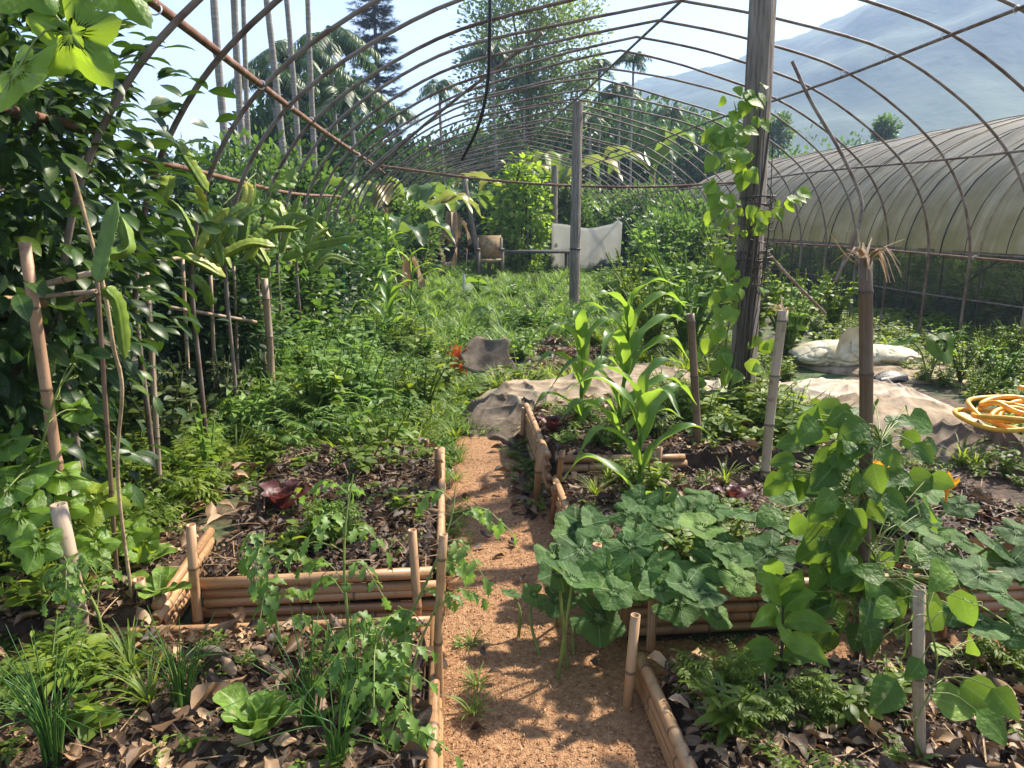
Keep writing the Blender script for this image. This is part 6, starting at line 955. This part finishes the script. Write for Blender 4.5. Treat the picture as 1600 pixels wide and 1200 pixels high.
# plump pale sack with an open folded mouth
def sack(label, cx, cy_, L_, W_, H_, rz, mat, seed):
    rg = np.random.default_rng(seed); n, m = 110, 110; u = np.linspace(-1, 1, n); th = np.linspace(0, 2 * pi, m); U, TH = np.meshgrid(u, th, indexing='ij'); prof = (1 - np.abs(U) ** 3.2) ** .5 * .96 + .04; r = 1 + .1 * (vnoise(U * 3 + seed, np.cos(TH) * 2 + 4, seed) - .5) + .05 * np.sin(U * 9 + TH) - .3 * (np.abs(vnoise(U * 4.5 + TH, TH * 1.6 - U * 2, seed + 2) - .5) < .06) * 0 - .16 * np.exp(-np.abs(vnoise(U * 3.5 + TH * .6, TH * 1.3 - U, seed + 5) - .5) / .05) - .1 * np.exp(-np.abs(vnoise(U * 7, TH * 2.1 + U * 2, seed + 6) - .5) / .06)
    X = U * L_ / 2; Y = np.cos(TH) * W_ / 2 * (.55 + .45 * prof) * r; Z = np.sin(TH) * H_ / 2 * prof * r * (1 + .35 * np.exp(-((U + .35) / .3) ** 2) * (np.sin(TH) > 0)); Z = np.maximum(Z + H_ * .42, 0.01); c, s = cos(rz), sin(rz)
    mb = MB(); mb.add(np.stack([cx + c * X - s * Y, cy_ + s * X + c * Y, Z], -1), grid_faces(n, m)); o = mb.build('sack', M[mat], loc=(cx, cy_, 0)); setp(o, label, 'sack'); return o
q = G(1350, 578); o = sack('pale yellow woven sack slumped behind the dark bamboo pole', q[0], q[1] + .2, 1.25, .6, .26, -.15, 'whitesack', 4)
mb = MB(); p0 = AY(1328, 545, q[1] - .02); mb.strip(curve([p0 + A3(-.1, 0, -.08), p0 + A3(0, .0, .1), p0 + A3(.12, 0, -.02), p0 + A3(.2, 0, -.12)], 14), [.05, .08, .1, .12, .13, .13, .12, .11, .1, .09, .08, .06, .04, .02], up=(0, -1, .2), fold=.5, cols=2, wave=.2); mb.build('sack_flap', M['whitesack'], o)
# black rag and grey burlap flap
mb = MB(); p0 = G(1392, 588, .24); X, Y = np.meshgrid(np.linspace(-.16, .16, 22), np.linspace(-.06, .06, 10), indexing='ij'); Z = .03 + .035 * np.cos(X * 9) + .015 * np.sin(Y * 40 + X * 12); Z[[0, -1]] -= .03; Z[:, [0, -1]] -= .03; mb.add(np.stack([X + p0[0], Y + p0[1] + X * .3, Z + .2], -1), grid_faces(22, 10)[:, ::-1]); mb.add(np.stack([X + p0[0], Y + p0[1] + X * .3, Z * 0 + .195], -1), grid_faces(22, 10)); o = mb.build('rag', M['black'], loc=tuple(p0)); setp(o, 'crumpled black rag lying on the smooth pale sheet', 'rag')
mb = MB(); q0 = G(762, 590); pts = []
for i, s in enumerate(np.linspace(0, 1, 18)):
    for j, t in enumerate(np.linspace(0, 1, 14)): pts.append((q0[0] - .22 + .4 * s + .12 * t * (s - .3) + .02 * sin(9 * t), q0[1] + .1 * sin(2.6 * s) - .22 * t + .05 * sin(6 * s + 2 * t), .3 + .06 * s - (.16 + .13 * s) * t + .03 * sin(7 * s + 3 * t) + .05 * (1 - t) * sin(3 * s)))
mb.add(pts, grid_faces(18, 14)); o = mb.build('burlap_flap', M['burlap_dark'], loc=tuple(q0)); o.modifiers.new('thick', 'SOLIDIFY').thickness = .015; setp(o, 'stiff grey burlap flap propped up beside the orange netting', 'burlap')
mb = MB(); rg = np.random.default_rng(9); q0 = G(716, 590)
for k in range(26): a = q0 + A3(rg.normal(0, .035), rg.normal(0, .05), rg.uniform(0, .05)); mb.strip(curve([a, a + A3(rg.normal(0, .04), rg.normal(0, .03), .14), a + A3(rg.normal(.03, .05), rg.normal(0, .04), rg.uniform(.15, .3))], 7), .008, fold=.3, cols=1, rnd=rg.random(), up=(0, -1, .1))
o = mb.build('plastic_netting', M['plastic_orange'], loc=tuple(q0)); setp(o, 'crumpled bright orange plastic netting in the weeds', 'netting')
# hose
q0 = G(1592, 676, .36); mb = MB(); rg = np.random.default_rng(2); t = np.linspace(0, 2 * pi * 6.2, 420); R_ = .2 + .06 * np.sin(t * .37) + .04 * np.sin(t * 1.27); mb.tube(np.stack([q0[0] + .12 + R_ * 1.25 * np.cos(t) + .05 * np.sin(t * .16), q0[1] + .1 + R_ * .95 * np.sin(t) + .04 * np.cos(t * .21), (.365) + .012 * t / 6.3 * 1.6 + .03 * np.sin(t * .5) + .018 * np.sin(t * 2.7) + .09 * np.clip(np.sin(t * .155 + 1.0), 0, 1) * np.clip(np.sin(t), 0, 1)], 1), .0135, 10); o = mb.build('garden_hose', M['hose'], loc=tuple(q0)); setp(o, 'coiled orange garden hose lying on the printed burlap sack', 'hose')
# ================================================================ FAR END OBJECTS
def board(mb, c, sz, rz=0.): mb.box(c, sz, rz)
cq = AY(766, 412, 19); rt = thing('wooden_chair', 'brown wooden armchair under the far end of the tunnel', 'chair', (cq[0], 19, 0)); cx, cyv = cq[0], 19.
mb = MB(); mb.box((cx, cyv, .44), (.62, .55, .06)); mb.build('seat', M['drystem'], rt); mb = MB(); mb.box((cx, cyv + .27, .78), (.6, .05, .55)); mb.build('backrest', M['drystem'], rt)
for sx in (-1, 1):
    for sy in (-1, 1): mb = MB(); mb.box((cx + sx * .3, cyv + sy * .26, .36 if sy < 0 else .5), (.07, .07, .7 if sy < 0 else 1.0)); mb.build('leg', M['wood'], rt)
    mb = MB(); mb.box((cx + sx * .3, cyv - .02, .72), (.08, .6, .04)); mb.build('armrest', M['wood'], rt)
tq = AY(826, 400, 19.8); rt = thing('garden_table', 'long low dark table right of the wooden chair', 'table', (tq[0], 19.8, 0)); mb = MB(); mb.box((tq[0], 19.8, .62), (2.3, .7, .07)); mb.build('tabletop', M['grey_cloth'], rt)
for sx in (-1, 1):
    for sy in (-1, 1): mb = MB(); mb.box((tq[0] + sx * 1.05, 19.8 + sy * .28, .3), (.07, .07, .6)); mb.build('leg', M['wood'], rt)
tq = AY(688, 390, 21); mb = MB(); th = np.linspace(0, 2 * pi, 25)
rings = [(.0, .001), (.0, .3), (.4, .44), (.43, .46), (.43, .42), (.08, .3), (.08, .001)]; V = np.concatenate([np.stack([tq[0] + r * np.cos(th), 21 + r * np.sin(th), np.full(25, z + .3)], 1) for z, r in rings]); mb.add(V, grid_faces(7, 25)); o = mb.build('tub', M['black'], loc=(tq[0], 21, .3)); setp(o, 'round black tub left of the wooden chair', 'tub')
mb = MB(); mb.box((tq[0], 21, .15), (.6, .5, .3)); mb.box((tq[0], 20.99, .06), (.72, .62, .1)); o = mb.build('crate', M['wood'], loc=(tq[0], 21, 0)); setp(o, 'low wooden crate holding up the black tub', 'crate')
# white tarpaulin
a = AY(862, 358, 20.5); b_ = AY(972, 362, 20.0); pts = []
for i, s in enumerate(np.linspace(0, 1, 40)):
    for j, t in enumerate(np.linspace(0, 1, 16)):
        top = 1.34 - .09 * sin(pi * s) + .03 * sin(9 * s) + (.1 * max(0, (s - .86) / .08) if s < .94 else .1 * max(0, (1 - s) / .06)); pts.append((a[0] + (b_[0] - a[0]) * s + .04 * sin(s * 30) * t, 20.5 - .5 * s + .07 * sin(s * 17 + t * 3) * t, .1 + (top - .1) * (1 - t)))
tarpm = noisemat('white_tarp', [(.3, (.45, .42, .36)), (.6, (.66, .64, .6)), (.8, (.75, .74, .72))], 3, 7, rough=.6, bump=.25, bscale=14)
mb = MB(); mb.add(pts, grid_faces(40, 16)); tnt = tarpm.node_tree; tb = N(tnt, 'ShaderNodeBsdfTranslucent'); tb.inputs[0].default_value = (.75, .74, .7, 1); tms = N(tnt, 'ShaderNodeMixShader'); tms.inputs[0].default_value = .5; tnt.links.new(tnt.nodes['Principled BSDF'].outputs[0], tms.inputs[1]); tnt.links.new(tb.outputs[0], tms.inputs[2]); tnt.links.new(tms.outputs[0], tnt.nodes['Material Output'].inputs[0]); o = mb.build('tarpaulin', tarpm, loc=(a[0], 20.5, 0)); o.modifiers.new('thick', 'SOLIDIFY').thickness = .012; setp(o, 'hanging white tarpaulin sheet right of the brown post', 'tarpaulin')
q0 = AY(965, 405, 19.5); mb = MB(); rg = np.random.default_rng(4)
for k in range(3):
    th = np.linspace(0, pi, 10); ph = np.linspace(0, 2 * pi, 16); TT, PP = np.meshgrid(th, ph, indexing='ij'); r = .3 * (1 + .3 * (vnoise(TT * 2 + k, np.cos(PP) * 2 + 3, k) - .5)); mb.add(np.stack([q0[0] + (k - 1) * .3 + r * np.sin(TT) * np.cos(PP), 19.5 + r * np.sin(TT) * np.sin(PP), .2 + .75 * r * np.cos(TT)], -1), grid_faces(10, 16))
o = mb.build('plastic_bag_heap', M['black'], loc=(q0[0], 19.5, 0)); setp(o, 'heap of dark plastic at the corner of the white tarpaulin', 'plastic heap')
q0 = AY(535, 385, 9.5); mb = MB(); th = np.linspace(0, pi, 9); ph = np.linspace(0, 2 * pi, 14); TT, PP = np.meshgrid(th, ph, indexing='ij'); mb.add(np.stack([q0[0] + .05 * np.sin(TT) * np.cos(PP), 9.5 + .05 * np.sin(TT) * np.sin(PP), q0[2] + .065 * np.cos(TT)], -1), grid_faces(9, 14)); mb.tube([q0 + A3(0, 0, .06), q0 + A3(0, 0, .09)], .014, 8); mb.tube([q0 + A3(0, 0, -.04), A3(q0[0], 9.5, 0)], .006, 5); o = mb.build('plastic_bottle', M['plastic_teal'], loc=tuple(q0)); setp(o, 'small teal plastic bottle on a stick beside the left hoops', 'bottle')
